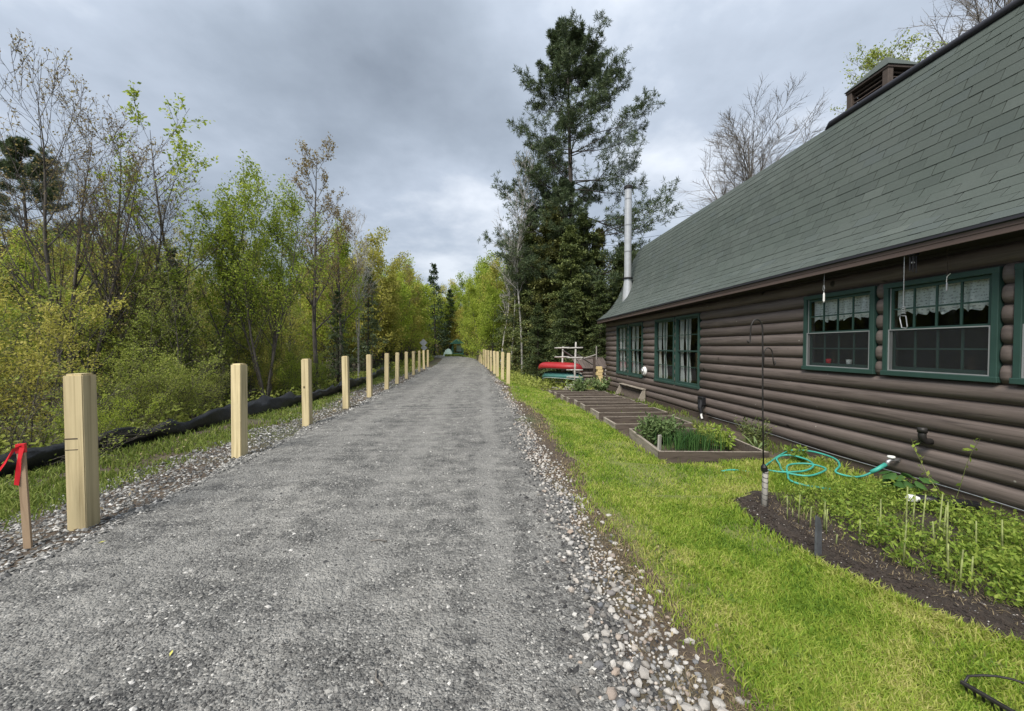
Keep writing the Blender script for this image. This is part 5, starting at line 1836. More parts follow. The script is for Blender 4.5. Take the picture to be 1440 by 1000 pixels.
# ------------------------------------------------------------------ plants in the beds
def herb(name, x, y, r, h, n, ls, mat, label, cat, stems=24, asp=.45, droop=.3, z0=None, group=None):
    rg = np.random.RandomState(int(x * 977 + y * 131) % 10000)
    zz = (gz(x, y) + .06) if z0 is None else z0
    t = empty(name, (x, y, zz)); tag(t, label, cat, group)
    az = rg.rand(stems) * 6.28; tl = .75 * rg.rand(stems) ** .7
    D = np.stack([np.sin(tl) * np.cos(az), np.sin(tl) * np.sin(az), np.cos(tl)], -1)
    S = np.stack([np.cos(az), np.sin(az), az * 0], -1) * (r * .45 * rg.rand(stems))[:, None]
    P, Rr, Dd = grow(rg, S, D, h * (.7 + .5 * rg.rand(stems)), np.full(stems, .0035), 5, .08, (0, 0, -.02 * droop), .5)
    V, F = tubes(P, Rr, 3)
    npobj('stem', V, F, M['stalk'], t)
    pt, dr = pts_on(P, rg, max(2, n // stems), .15)
    V, F = leaves(pt, np.full(len(pt), ls), rg, asp, .6, None, r * .06)
    tag(npobj('leaf_mass', V, F, M[mat], t), kind='stuff')
    return t


herb('herb_plant', 3.02, 6.55, .36, .40, 1500, .075, 'herb', 'bushy grey green herb at the left of the planted raised bed', 'plant', 40)
herb('herb_plant', 3.28, 6.72, .30, .34, 900, .07, 'herb', 'lower grey green herb just behind the bushy one in the planted bed', 'plant', 30)
rg = np.random.RandomState(4); n = 420
x = 3.36 + .20 * rg.randn(n); y = 6.05 + .13 * rg.randn(n)
V, Q, T = blades(x, y, gh(x, y) + .05, .22 + .14 * rg.rand(n), np.full(n, .011), rg, .55)
tag(npobj('chive_clump', V, [Q, T], M['chive']), 'clump of dark green chives in the middle of the planted raised bed', 'plant')
herb('catmint_plant', 3.72, 6.25, .26, .30, 620, .055, 'leaf_under', 'loose leafy plant with pale flower tips right of the chives', 'plant', 26)
herb('leafy_plant', 3.95, 6.05, .20, .22, 420, .06, 'cover', 'low bright green plant at the right of the planted bed', 'plant', 20)
herb('leafy_plant', 4.05, 6.5, .24, .26, 400, .07, 'cover', 'bright green leafy plant near the back right of the planted bed', 'plant', 20)
herb('dark_shrub', 4.62, 6.25, .28, .42, 600, .05, 'hemlock', 'small dark twiggy bush against the wall beyond the planted bed', 'plant', 30)
herb('weed_plant', 3.55, 13.9, .4, .5, 500, .13, 'herb', 'tuft of pale green weeds growing in the farthest raised beds', 'plant', 24)
herb('weed_plant', 4.45, 14.3, .4, .6, 500, .13, 'herb', 'pale green weeds at the far corner of the house', 'plant', 24)
herb('leafy_plant', 4.55, 5.25, .2, .2, 240, .06, 'cover', 'low green plant at the right end of the planted bed', 'plant', 14)
iris = MB()
for k_ in range(7):
    a0 = k_ * .9 + .3; ln = .24 + .06 * (k_ % 3)
    p0 = Vector((4.28, 5.72, gz(4.28, 5.72) + .08)); d = Vector((math.cos(a0) * .75, math.sin(a0) * .75, .8)).normalized(); sd = Vector((-math.sin(a0), math.cos(a0), 0)) * .022
    p1 = p0 + d * ln * .55; p2 = p0 + d * ln + Vector((0, 0, -.03))
    iris.add([p0 - sd * .6, p0 + sd * .6, p1 + sd, p1 - sd, p2], [(0, 1, 2, 3), (3, 2, 4)])
tag(iris.build('broad_leaf_plant', M['herb']), 'pale plant with broad pointed leaves at the corner of the planted bed', 'plant')
rhub = MB(); rg = np.random.RandomState(8)
rz0 = empty('rhubarb_plant', (4.72, 4.02, gz(4.72, 4.02))); tag(rz0, 'dark green plant with large round leaves under the wall tap', 'plant')
for k_ in range(22):
    a0 = rg.rand() * 6.28; rr_ = .05 + .17 * rg.rand(); hh_ = .10 + .18 * rg.rand()
    c = Vector((math.cos(a0) * rr_, math.sin(a0) * rr_ * 1.2, hh_))
    lf = MB(); w_ = .042 + .02 * rg.rand()
    rim = []
    for q_ in range(8):
        a1 = q_ * PI / 4
        rim.append((math.cos(a1) * w_ * 1.25, math.sin(a1) * w_, .012 * math.cos(2 * a1) - .015))
    lf.add([(0, 0, .012)] + rim, [(0, 1 + q_, 1 + (q_ + 1) % 8) for q_ in range(8)])
    o = lf.build('leaf', M['chive'], rz0, loc=c, rot=(.5 * (rg.rand() - .5), .25 + .3 * rg.rand(), a0), smooth=True)
    if k_ % 2 == 0: MB().tube([(0, 0, 0), tuple(c * .6 + Vector((0, 0, .03))), tuple(c)], .004, 4).build('stalk', M['stalk'], rz0)

# ground cover between the soil strip and the wall
rg = np.random.RandomState(31)
n = 30000
y = 1.15 + 3.1 * rg.rand(n); xr = soil_left(y) + .40
x = xr + (5.02 - xr) * rg.rand(n)
d_ = x - xr
k_ = rg.rand(n) < sstep(.08, .62, d_ + .35 * (fbm(x, y, 2.2) - .5)) * (.12 + .75 * sstep(.38, .56, fbm(x + 4, y, 1.9)))
x, y = x[k_], y[k_]
zc = soil_z(x, y) + .02 + (.05 + .11 * fbm(x, y, 3)) * rg.rand(len(x))
V, F = leaves(np.stack([x, y, zc], -1), np.full(len(x), .027), rg, .5, .8)
tag(npobj('ground_cover', V, F, M['cover']), kind='stuff')
n = 400
y = 1.3 + 2.8 * rg.rand(n); x = soil_left(y) + .55 + 1.5 * rg.rand(n); k_ = (x < 4.95) & (rg.rand(n) < sstep(.38, .55, fbm(x + 1, y, 1.9))); x, y = x[k_], y[k_]; n = len(x)
Sg = np.stack([x, y, soil_z(x, y)], -1).repeat(3, 0)
Pg, Rg, Dg = grow(rg, Sg, np.array([0, 0, 1.]) + .45 * rg.randn(len(Sg), 3), .10 + .22 * rg.rand(len(Sg)) ** 1.4, np.full(len(Sg), .0022), 4, .12, (0, 0, .05), .5)
pt, dr = pts_on(Pg, rg, 9, .2)
V, F = leaves(pt, np.full(len(pt), .042), rg, .42, .7, None, .012)
tag(npobj('ground_cover', V, F, M['cover']), kind='stuff')
n = 5200
y = 1.2 + 3.0 * rg.rand(n); x = soil_left(y) + .50 + 1.9 * rg.rand(n); k_ = (x < 5.0) & (rg.rand(n) < sstep(.40, .56, fbm(x + 9, y, 1.7))); x, y = x[k_], y[k_]
grass('weeds', x, y, soil_z(x, y), .05 + .13 * rg.rand(len(x)) ** 2, np.full(len(x), .006), 'weed', rg, 1.1)
n = 2600
y = 1.3 + 2.9 * rg.rand(n); x = soil_left(y) + .25 + 1.0 * rg.rand(n)
x, y = x, y
grass('soil_straw', x, y, soil_z(x, y) + .004, .01 + .02 * rg.rand(n), np.full(n, .005), 'straw', rg, 3.0)

# crumbs of soil and pale chips on the strip
n = 6500
y = 1.2 + 2.9 * rg.rand(n); x = soil_left(y) - .02 + .62 * rg.rand(n) ** 1.3
sz = .003 + .011 * rg.rand(n) ** 2.5
V, F = chips(np.stack([x, y, soil_z(x, y) + sz * .2], -1), sz, rg, .7)
tag(npobj('soil_crumbs', V, F, M['soil']), kind='stuff')
n = 420
y = 1.3 + 2.8 * rg.rand(n); x = soil_left(y) + .75 * rg.rand(n)
sz = .003 + .006 * rg.rand(n) ** 2
V, F = chips(np.stack([x, y, soil_z(x, y) + sz * .3], -1), sz, rg, .5)
tag(npobj('pale_chips', V, F, M['white_stone']), kind='stuff')
# crumbs and litter on the bare band along the verge and under the left posts
n = 9000
y = 1.25 * (12 / 1.25) ** rg.rand(n); x = np.where(rg.rand(n) < .6, .85 + .5 * rg.rand(n), -4.8 + 1.3 * rg.rand(n))
sz = .003 + .010 * rg.rand(n) ** 2.5
V, F = chips(np.stack([x, y, gh(x, y) + .006], -1), sz, rg, .6)
tag(npobj('dirt_crumbs', V, F, M['ground']), kind='stuff')
n = 1400
y = 1.5 * (20 / 1.5) ** rg.rand(n); s2 = np.where(rg.rand(n) < .5, .8 + .7 * rg.rand(n), -5.4 + 2.0 * rg.rand(n)); x = s2 + curve(y)
V, F = leaves(np.stack([x, y, np.maximum(gh(x, y), path_z(x, y)) + .012], -1), .02 + .004 * y, rg, .5, 2.5)
tag(npobj('leaf_litter', V, F, M['straw']), kind='stuff')

# clover and broad weeds scattered in the lawn
n = 900
y = 1.3 * (12 / 1.3) ** rg.rand(n); le_, lr_ = lawn_edge(y), lawn_right(y); x = le_ + .1 + (lr_ - le_ - .15) * rg.rand(n)
k_ = rg.rand(n) < sstep(.46, .62, fbm(x + 11, y, 1.6)); x, y = x[k_], y[k_]
pt = np.repeat(np.stack([x, y, gh(x, y) + .025], -1), 9, 0) + rg.randn(len(x) * 9, 3) * np.array([.028, .028, .008])
V, F = leaves(pt, np.full(len(pt), .024), rg, .8, 1.6)
tag(npobj('clover', V, F, M['weed']), kind='stuff')

# pale cut stems standing in the strip
stem_pos = [(2.93, 3.52, .26), (2.99, 3.46, .30), (3.02, 3.36, .22), (3.10, 3.30, .28), (3.05, 3.22, .2), (3.20, 3.06, .24), (3.62, 3.05, .50), (3.68, 2.98, .46), (3.72, 3.08, .42), (3.76, 2.92, .48), (3.70, 2.82, .36), (3.58, 2.80, .30), (3.86, 2.96, .34), (3.5, 2.66, .52), (3.94, 2.8, .3),
            (4.06, 2.72, .34), (4.2, 2.66, .3), (3.3, 2.50, .30), (3.40, 2.44, .24), (3.72, 2.30, .44), (3.80, 2.34, .36), (3.76, 2.26, .30), (3.66, 2.24, .26), (3.44, 2.14, .24), (3.48, 2.10, .28), (3.58, 2.02, .26), (3.66, 1.98, .30), (3.98, 2.16, .52), (3.62, 1.86, .18), (3.70, 1.84, .16), (3.72, 1.92, .14), (3.78, 1.80, .20), (4.5, 2.4, .3), (4.7, 2.2, .24)]
rg = np.random.RandomState(91)
for j_ in range(14):
    y_ = 1.75 + 2.0 * rg.rand(); stem_pos.append((float(soil_left(np.array([y_]))[0]) + .38 + 1.0 * rg.rand() ** 1.3, y_, .10 + .32 * rg.rand() ** 1.5))
for x, y, h_ in stem_pos:
    x += .02
    lx, ly2 = (rg.rand() - .5) * .10, (rg.rand() - .5) * .06
    z = float(soil_z(np.array([x]), np.array([y]))[0]) - .02
    s_ = MB().tube([(0, 0, 0), (lx * .5 * h_, ly2 * .5 * h_, h_ * .5), (lx * h_ * 1.4, ly2 * h_, h_)], [.0065, .0058, .0045], 7)
    o = s_.build('cut_stem', M['stalk'], loc=(x, y, z), smooth=True)
    tag(o, ('tall' if h_ > .34 else 'short' if h_ < .2 else 'knee high') + ' pale green cut stem in the soil strip ' + ('near the slate marker' if y > 2.6 else 'nearest the rake'), 'plant stem', 'cut stems in the soil strip')
wd = herb('tall_weed', 4.80, 3.60, .12, .85, 40, .05, 'cover', 'tall thin weed against the log wall behind the white drain end', 'plant', 3)

# ------------------------------------------------------------------ tools and fittings
hk = empty('shepherd_hook', (2.94, 3.82, gz(2.94, 3.82))); tag(hk, 'thin black double shepherd hook tied to a short wooden stake', 'garden hook')
zg = gz(2.94, 3.82)
rod = [(-.01, 0, .30), (-.03, 0, 1.0), (-.045, 0, 1.88)]
for k_ in range(1, 13):
    a0 = PI * k_ / 12
    rod.append((-.045 - .065 + .065 * math.cos(a0), 0, 1.88 + .11 * math.sin(a0)))
rod += [(-.178, 0, 1.80), (-.182, 0, 1.76), (-.200, 0, 1.745), (-.212, 0, 1.775)]
MB().tube(rod, .0075, 8).build('rod', M['dark_metal'], hk, smooth=True)
r2 = [(-.030, 0, 1.50), (-.028, 0, 1.60)]
for k_ in range(1, 11):
    a0 = PI * k_ / 10
    r2.append((-.028 + .05 - .05 * math.cos(a0), .004, 1.62 + .075 * math.sin(a0)))
r2 += [(.080, .004, 1.56), (.092, .004, 1.51), (.105, .004, 1.53), (.100, .004, 1.56)]
MB().tube(r2, .006, 8).build('lower_hook', M['dark_metal'], hk, smooth=True)
MB().tube([(0, 0, -.1), (.004, 0, .2), (.008, .0, .43)], [.027, .029, .027], 9).build('wooden_stake', M['gray_wood'], hk, smooth=True)
wr = MB()
for zz in (.06, .12, .17, .24, .30, .35, .40):
    wr.tube([(.030 * math.cos(a0) + .005, .030 * math.sin(a0), zz + .012 * math.sin(a0)) for a0 in np.linspace(0, 2 * PI, 12)], .002, 5)
wr.tube([(.0, .0, .41), (-.01, -.0, .45), (-.012, 0, .48)], [.034, .03, .012], 8)
wr.build('wire_wrap', M['black'], hk)

sl = MB().add([(-.05, -.011, -.12), (.05, -.011, -.12), (.045, -.011, .30), (.012, -.011, .375), (-.04, -.011, .40), (-.05, .011, -.12), (.05, .011, -.12), (.045, .011, .30), (.012, .011, .375), (-.04, .011, .40)],
              [(0, 1, 2, 3, 4), (9, 8, 7, 6, 5), (0, 5, 6, 1), (1, 6, 7, 2), (2, 7, 8, 3), (3, 8, 9, 4), (4, 9, 5, 0)])
o = sl.build('slate_stake', M['slate'], loc=(2.67, 2.87, gz(2.67, 2.87) + .0), rot=(.03, -.06, .25)); o.scale = (.62, .8, .92)
tag(o, 'grey upright slate marker at the edge of the soil strip', 'marker')
o = MB().box((-.03, -.014, -.1), (.03, .014, .38), bev=.004).build('bed_stake', M['gray_wood'], loc=(2.63, 5.60, gz(2.63, 5.6)), rot=(0, .05, .5))
tag(o, 'short pale grey wooden stake at the corner of the planted raised bed', 'stake')

# garden hose: loops on the grass and up to the tap
hp_pts = [(4.88, 4.33, .06), (4.80, 4.36, .0), (4.70, 4.42, -.09), (4.62, 4.50, -.13), (4.5, 4.60, -.10), (4.70, 4.75, -.06), (4.85, 5.0, -.04), (4.80, 5.30, -.03), (4.62, 5.45, -.05), (4.40, 5.40, -.10), (4.05, 5.15, -.12), (3.82, 4.95, -.12), (3.75, 4.80, -.12), (3.86, 4.68, -.11),
          (4.15, 4.68, -.10), (4.42, 4.85, -.09), (4.50, 5.05, -.07), (4.40, 5.25, -.06), (4.2, 5.22, -.09), (4.08, 5.02, -.12), (3.90, 4.72, -.12), (4.02, 4.52, -.11), (4.25, 4.56, -.09), (4.45, 4.70, -.08), (4.38, 4.90, -.08), (4.15, 4.95, -.11), (3.85, 4.60, -.12), (3.72, 4.40, -.12), (3.76, 4.24, -.12), (3.95, 4.10, -.12)]


def spline(P, n=8):
    P = [Vector(p) for p in P]; out = []
    for i in range(len(P) - 1):
        p0 = P[max(i - 1, 0)]; p1, p2 = P[i], P[i + 1]; p3 = P[min(i + 2, len(P) - 1)]
        for j in range(n):
            t = j / n
            out.append(0.5 * ((2 * p1) + (p2 - p0) * t + (2 * p0 - 5 * p1 + 4 * p2 - p3) * t * t + (3 * p1 - p0 - 3 * p2 + p3) * t ** 3))
    return out + [P[-1]]


o = MB().tube(spline(hp_pts, 7), .0125, 7).build('garden_hose', M['hose'], smooth=True)
tag(o, 'teal garden hose looped on the grass and running up to the wall tap', 'hose')
MB().tube([(4.885, 4.33, .075), (4.80, 4.36, .0), (4.755, 4.39, -.04)], .024, 9).build('hose_sleeve', M['hose'], o, smooth=True)
o = MB().tube(spline([(3.2, 4.95, gz(3.2, 4.95) + .03), (3.4, 4.98, gz(3.4, 4.98) + .035), (3.6, 4.86, gz(3.6, 4.86) + .03)], 6), .012, 7).build('hose_end', M['hose'], smooth=True)
tag(o, 'short loose piece of teal hose on the lawn in front of the raised bed', 'hose')

# drain pipe with a white rag end
dp = MB().tube([(4.50, 3.66, -.08), (4.62, 3.62, -.085), (4.74, 3.58, -.09), (4.95, 3.50, -.10)], .05, 12)
o = dp.build('drain_pipe', M['black'], smooth=True); tag(o, 'black plastic drain pipe lying against the house foundation', 'pipe')
wrg = bmesh.new(); bmesh.ops.create_icosphere(wrg, subdivisions=2, radius=1)
rg = np.random.RandomState(2)
for v in wrg.verts: v.co = Vector((v.co.x * .065, v.co.y * .045, v.co.z * .038)) * (1 + .3 * (rg.rand() - .5))
me = bpy.data.meshes.new('pale_rock'); wrg.to_mesh(me); wrg.free(); me.materials.append(M['white'])
o = mobj('pale_rock', me, None, (4.44, 3.66, -.07), (0, 0, -.3)); tag(o, 'white rock at the open end of the drain pipe', 'rock')

# garden rake on the grass in the corner
rk = empty('garden_rake', (2.33, 1.62, gz(2.33, 1.62) + .05), 0); tag(rk, 'black iron garden rake lying on the grass in the bottom right corner', 'rake')
hd = Vector((.10, -.40, 0)).normalized()
ang_ = math.atan2(hd.y, hd.x)
MB().box((0, -.009, -.006), (.40, .009, .010), bev=.002).build('head_bar', M['dark_metal'], rk, rot=(0, 0, ang_), loc=(-.03, .05, .03))
tn = MB().tube([(0, 0, 0), (.0, .012, -.03), (.0, .03, -.065)], [.006, .005, .002], 5).mesh('tine', M['dark_metal'])
for k_ in range(14):
    p = Vector((-.03, .05, .03)) + hd * (.015 + .028 * k_)
    mobj('tine', tn, rk, p, (0, 0, ang_))
bow = [Vector((-.03, .05, .03)) + hd * .01]
for k_ in range(1, 9):
    t = k_ / 8
    bow.append(Vector((-.03, .05, .03)) + hd * .20 * t ** 1.2 + Vector((.26 * math.sin(t * PI / 2), .02 * math.sin(t * PI) + .02, .04 * math.sin(t * PI))))
bow += [Vector((.40, -.16, .03))]
MB().tube(bow, .0055, 7).build('bow', M['dark_metal'], rk, smooth=True)
MB().tube([(.33, -.155, .03), (.60, -.2, .03), (1.6, -.35, .05)], .014, 8).build('handle', M['stake'], rk, smooth=True)

# wooden window-well cover leaning on the wall
wc = empty('well_cover', (4.92, 12.7, gz(4.92, 12.7))); tag(wc, 'sloping weathered wooden box leaning against the wall below the far windows', 'wooden box')
MB().box((-.02, -.95, 0), (.02, .95, .34), bev=.004).build('front_board', M['bed'], wc, loc=(.02, 0, .0), rot=(0, .5, 0))
for sgn in (-1, 1):
    MB().add([(-.14, -.02, 0), (.12, -.02, 0), (.12, -.02, .38), (.05, -.02, .38), (-.14, .02, 0), (.12, .02, 0), (.12, .02, .38), (.05, .02, .38)], [(0, 1, 2, 3), (7, 6, 5, 4), (0, 4, 5, 1), (1, 5, 6, 2), (2, 6, 7, 3), (3, 7, 4, 0)]).build('side_board', M['bed_end'], wc, loc=(0, sgn * 1.0, 0))
MB().box((.0, -1.03, .37), (.14, 1.03, .40), bev=.004).build('top_board', M['bed_end'], wc)

# things hanging from the eave
def hang(name, x, y, z0, label, cat, kind):
    t = empty(name, (x, y, z0)); tag(t, label, cat)
    if kind == 'hook':
        MB().tube([(0, 0, 0), (0, 0, -.58)], .004, 5).build('cord', M['galv'], t)
        kn = MB()
        for q_ in range(4): kn.tube([(.02 * math.cos(a0), .022 * math.sin(a0), -.60 - .022 * q_ + .01 * math.sin(a0 * 2)) for a0 in np.linspace(0, 6.3, 12)], .004, 5)
        kn.build('knot', M['galv'], t)
        lp = [(0, -.028, -.70), (0, .03, -.69), (0, .036, -.72), (0, .012, -.83), (0, -.035, -.84), (0, -.046, -.82), (0, -.028, -.70)]
        MB().tube(lp, .006, 6).build('carabiner', M['galv'], t)
    elif kind == 'chime':
        MB().box((-.03, -.035, -.03), (.03, .035, 0)).build('top_plate', M['black'], t)
        for q_ in range(5):
            a0 = q_ * 1.26
            MB().tube([(.024 * math.cos(a0), .028 * math.sin(a0), -.04), (.024 * math.cos(a0), .028 * math.sin(a0), -.17 - .015 * q_)], .006, 7).build('chime_tube', M['black'], t)
        MB().lathe([(.016, -.12), (.018, -.11), (.010, -.10)], None, 10).build('striker', M['galv'], t)
    elif kind == 'prism':
        MB().tube([(0, 0, 0), (.0, 0, -.20)], .0025, 5).build('cord', M['galv'], t)
        MB().tube([(0, .012, -.18), (0, .016, -.24), (0, 0, -.27), (0, -.01, -.23), (0, .0, -.18)], .004, 6).build('swivel', M['galv'], t)
        MB().lathe([(.004, -.42), (.012, -.40), (.012, -.31), (.003, -.28)], None, 8).build('glass_drop', M['white'], t)
    else:
        MB().tube([(0, 0, 0), (.0, 0, -.36)], .003, 5).build('cord', M['rust'], t)
        MB().lathe([(.003, -.46), (.010, -.45), (.010, -.385), (.004, -.36)], None, 8).build('glass_drop', M['galv'], t)
        MB().tube([(0, -.03, -.27), (0, 0, -.30), (0, .004, -.36)], .004, 5).build('clip', M['white'], t)
    return t


hang('hanging_hook', 4.79, 4.09, 2.552, 'silver hook on a long cord hanging in front of the largest visible window', 'hanging hook', 'hook')
hang('wind_chime', 4.79, 4.00, 2.552, 'small dark wind chime under the eave beside the silver hook', 'wind chime', 'chime')
hang('hanging_prism', 4.79, 5.13, 2.548, 'thin hanging drop ornament under the eave at the middle window', 'ornament', 'prism')
hang('hanging_drop', 4.95, 3.80, 2.552, 'small pale drop hanging close to the glass of the largest visible window', 'ornament', 'drop')

# small cups on the inner sill of the middle window
for i, (yv, m_, l_) in enumerate(((5.15, 'white', 'small white cup on the sill inside the middle window'), (5.48, 'ribbon', 'small red and white jar on the sill inside the middle window'))):
    c = MB().lathe([(.025, 0), (.032, .03), (.035, .08), (.030, .08), (.028, .01)], None, 14).build('cup', M[m_], loc=(5.21, yv, 1.24), smooth=True)
    tag(c, l_, 'cup')
    MB().box((5.17, yv - .16, 1.21), (5.27, yv + .16, 1.238)).build('sill_shelf', M['trim'], house, loc=-HL)

# ------------------------------------------------------------------ canoes, rack, log shed, lumber
def canoe(name, p0, p1, L_, mat, label, zc):
    p0, p1 = Vector(p0), Vector(p1)
    d = (p1 - p0).normalized(); ang = math.atan2(d.y, d.x)
    n1, k_ = 25, 12
    vs_, fs_ = [], []
    for i in range(n1):
        t = -1 + 2 * i / (n1 - 1)
        w_ = .43 * max(.02, (1 - abs(t) ** 2.4)) ** .8
        dep = .27 + .13 * abs(t) ** 4
        kee = .04 * t * t
        for j in range(k_ + 1):
            a0 = PI * j / k_
            yy = -w_ * math.cos(a0)
            zz = dep * (max(0, math.sin(a0)) ** .65)
            vs_.append((t * L_ / 2, yy, zz * (1 - .10 * t * t - .45 * t ** 8) - (dep - .27) ))
    for i in range(n1 - 1):
        for j in range(k_):
            a_ = i * (k_ + 1) + j
            fs_.append((a_, a_ + 1, a_ + k_ + 2, a_ + k_ + 1))
    c = empty(name, ((p0.x + p1.x) / 2, (p0.y + p1.y) / 2, zc), ang); tag(c, label, 'canoe')
    h_ = MB().add(vs_, fs_).build('hull', M[mat], c, smooth=True)
    sm = h_.modifiers.new('thick', 'SOLIDIFY'); sm.thickness = .012; sm.offset = -1
    for sgn in (-1, 1):
        gp = []
        for i in range(n1):
            t = -1 + 2 * i / (n1 - 1)
            gp.append((t * L_ / 2, sgn * .435 * max(.02, (1 - abs(t) ** 2.4)) ** .8, -.16 * abs(t) ** 4 - .005))
        MB().tube(gp, .014, 6).build('gunwale', M['canoe_pale'] if mat == 'canoe_green' else M['rust'], c, smooth=True)
    return c


canoe('canoe', (2.78, 18.9, 0), (4.45, 17.25, 0), 2.45, 'canoe_red', 'red canoe upside down on the upper arms of the rack', .50)
canoe('canoe', (3.0, 18.9, 0), (4.5, 17.4, 0), 2.3, 'canoe_green', 'pale green canoe upside down on the rack below the red one', .06)
rk = empty('canoe_rack', (3.9, 17.3, gz(3.9, 17.3))); tag(rk, 'grey pole rack with short cross arms holding two canoes', 'canoe rack')
zr = gz(3.9, 17.3)
for px, py2, hh_ in ((-.18, .75, 1.72), (.12, -.55, 1.92)):
    p = MB().tube([(px, py2, -.1), (px + .01, py2, .9), (px + .05, py2, hh_ + .3)], [.05, .045, .035], 8)
    p.build('pole', M['birch'], rk, smooth=True)
    for zz in (.32, .66, .98, 1.52, 1.95):
        MB().tube([(px - .30, py2 + .24, zz), (px + .30, py2 - .24, zz + .02)], .035, 7).build('arm', M['birch'], rk, smooth=True)
for a_, b_ in (((-.2, .8, .05), (.9, -.75, .0)), ((-.75, .6, .12), (.5, -.95, .02))):
    MB().tube([a_, b_], .05, 7).build('base_pole', M['gray_wood'], rk, smooth=True)
for px in (-.1, .25):
    MB().box((px - .16, -.5, -.02), (px + .16, -.25, .24), bev=.01).build('block', M['gray_wood'], rk)
MB().tube([(.14, -.5, 1.72), (1.25, .6, 1.18)], .03, 6).build('brace', M['gray_wood'], rk)
MB().tube([(-.16, .7, 1.85), (.7, 1.2, 1.35)], .03, 6).build('brace', M['gray_wood'], rk)
bp = MB().tube([(0, 0, 0), (.0, 0, 2.05)], .03, 7).tube([(-1.0, .0, 1.32), (0, 0, 1.62)], .03, 6)
o = bp.build('clothes_pole', M['gray_wood'], loc=(5.75, 19.3, gz(5.75, 19.3))); tag(o, 'thin grey pole with a slanting branch beyond the log shed', 'pole')

sd = empty('log_shed', (5.15, 18.7, -.52)); tag(sd, 'low brown log shed with a grey board roof past the far corner of the house', 'shed')
lg = MB().tube([(-.72, 0, 0), (.72, 0, 0)], .085, 10).mesh('log', M['log'], True)
lg2 = MB().tube([(0, -.5, 0), (0, .9, 0)], .085, 10).mesh('log', M['gray_wood'], True)
for k_ in range(6):
    mobj('log', lg, sd, (.18, -.12, .09 + .165 * k_)); mobj('log', lg, sd, (.18, .8, .09 + .165 * k_))
    mobj('log', lg2, sd, (-.50, 0, .05 + .165 * k_)); mobj('log', lg2, sd, (.85, 0, .05 + .165 * k_))
for k_ in range(7):
    MB().box((-.11, -.64, -.012), (.11, .64, .012)).build('roof_board', M['shed_roof'], sd, loc=(-.52 + .235 * k_, .28, 1.24 + .006 * (k_ % 2)), rot=(.42, 0, 0))
MB().box((-.05, -.05, 0), (.05, .05, 1.55)).build('door_post', M['skirt'], sd, loc=(.22, -.32, 0))
MB().box((-.28, -.12, .18), (.62, .12, .30)).build('bench', M['bed'], sd, loc=(.2, -.42, 0))

lp_ = empty('lumber_stack', (5.0, 16.35, gz(5.0, 16.35))); tag(lp_, 'upright stack of pale yellow notched lumber at the far corner of the house', 'lumber stack')
for k_ in range(9):
    MB().box((-.13 + .03 * (k_ % 2), -.10, 0), (.13 - .02 * ((k_ + 1) % 2), .10, .118), bev=.008).build('board', M['lumber'], lp_, loc=(.012 * (k_ % 2), 0, .125 * k_), rot=(0, 0, .04 * ((k_ * 7) % 5 - 2)))
for i, (a_, b_) in enumerate((((3.3, 15.4), (3.95, 14.6)), ((4.1, 15.6), (4.9, 15.2)), ((3.9, 14.75), (4.6, 14.55)))):
    o = MB().box((-.5, -.05, 0), (.5, .05, .05), bev=.004).build('board', M['lumber'], loc=((a_[0] + b_[0]) / 2, (a_[1] + b_[1]) / 2, gz(*a_) + .01), rot=(0, 0, math.atan2(b_[1] - a_[1], b_[0] - a_[0])))
    tag(o, 'pale yellow board lying on the ground behind the raised beds', 'board', 'loose pale boards behind the beds')

# power lines between the pines and the house
for i, (a_, b_, l_) in enumerate((((3.5, 27, 9.8), (11.5, 12.5, 6.9), 'uppermost thin wire crossing behind the stove pipe'), ((3.5, 27, 8.6), (11.5, 12.5, 6.5), 'middle thin wire crossing behind the stove pipe'), ((3.5, 27, 8.9), (11.5, 13.5, 5.9), 'lowest thin wire crossing behind the stove pipe'))):
    a_, b_ = Vector(a_), Vector(b_)
    o = MB().tube([a_.lerp(b_, t) - Vector((0, 0, .5 * math.sin(t * PI))) for t in np.linspace(0, 1, 16)], .008, 5).build('power_line', M['black']); tag(o, l_, 'wire')

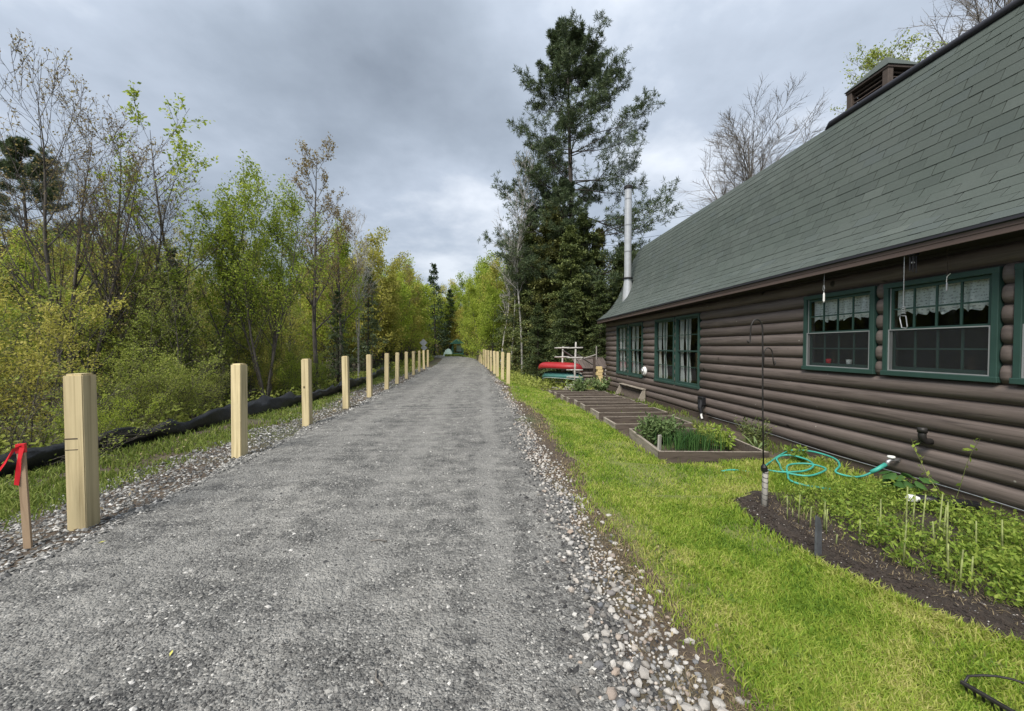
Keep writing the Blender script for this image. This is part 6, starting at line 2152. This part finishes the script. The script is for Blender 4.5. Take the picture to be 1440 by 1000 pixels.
# litter on the path
rg = np.random.RandomState(15)
for i, (x, y, l_, m_, ln) in enumerate(((-.47, 1.75, 'short pale curved twig on the gravel near the camera', 'bark_dead', .10), (-.80, 3.02, 'pale twig lying across the gravel path', 'bark_dead', .13))):
    z = float(path_z(np.array([x]), np.array([y]))[0])
    o = MB().tube([(-ln / 2, 0, .008), (0, .012, .012), (ln / 2, -.01, .008)], .0045, 6).build('twig', M[m_], loc=(x, y, z), rot=(0, 0, 2.2 if i == 0 else -.1), smooth=True)
    tag(o, l_, 'twig')
lf_me = MB().add([(-.02, 0, .002), (0, .007, .006), (.023, 0, .004), (0, -.007, .003)], [(0, 1, 2), (0, 2, 3)]).mesh('fallen_leaf', M['canoe_pale'])
lf_me.materials.clear(); lf_me.materials.append(m_simple('yellow_leaf', (.42, .40, .10), .7, .2, 30))
for x, y in ((-1.52, 1.98), (-2.9, 3.15)):
    o = mobj('fallen_leaf', lf_me, None, (x, y, float(path_z(np.array([x]), np.array([y]))[0]) + .006), (0, .1, rg.rand() * 6))
    tag(o, 'small yellow leaf lying on the grey gravel', 'leaf', 'yellow leaves on the gravel')

# thin smoke leaving the stove pipe
smk = MB().lathe([(.12, 0), (.22, .25), (.40, .8), (.62, 1.6), (.6, 2.3), (.25, 2.7)], None, 16)
o = smk.build('smoke', None, loc=(CXp, CYp, 7.76)); tag(o, kind='stuff')
o.rotation_euler = (0, -.25, 0)
sm_ = bpy.data.materials.new('smoke'); sm_.use_nodes = True
n, l = sm_.node_tree.nodes, sm_.node_tree.links
n.remove(n['Principled BSDF'])
pv = n.new('ShaderNodeVolumePrincipled'); pv.inputs['Color'].default_value = (.72, .80, .92, 1)
v = ncoord(n, l, kind='Object')
f = nramp(n, l, nnoise(n, l, v, 1.6, 3, .6, .8), [(.42, 0.0), (.7, 1.0)])
sx_ = n.new('ShaderNodeSeparateXYZ'); l.new(v, sx_.inputs[0])
fade = n.new('ShaderNodeMapRange'); l.new(sx_.outputs[2], fade.inputs['Value'])
fade.inputs['From Min'].default_value = 0.0; fade.inputs['From Max'].default_value = 2.5; fade.inputs['To Min'].default_value = .55; fade.inputs['To Max'].default_value = 0.0
l.new(nmath(n, l, 'MULTIPLY', f, fade.outputs[0]), pv.inputs['Density'])
l.new(pv.outputs[0], n['Material Output'].inputs['Volume'])
o.data.materials.append(sm_)
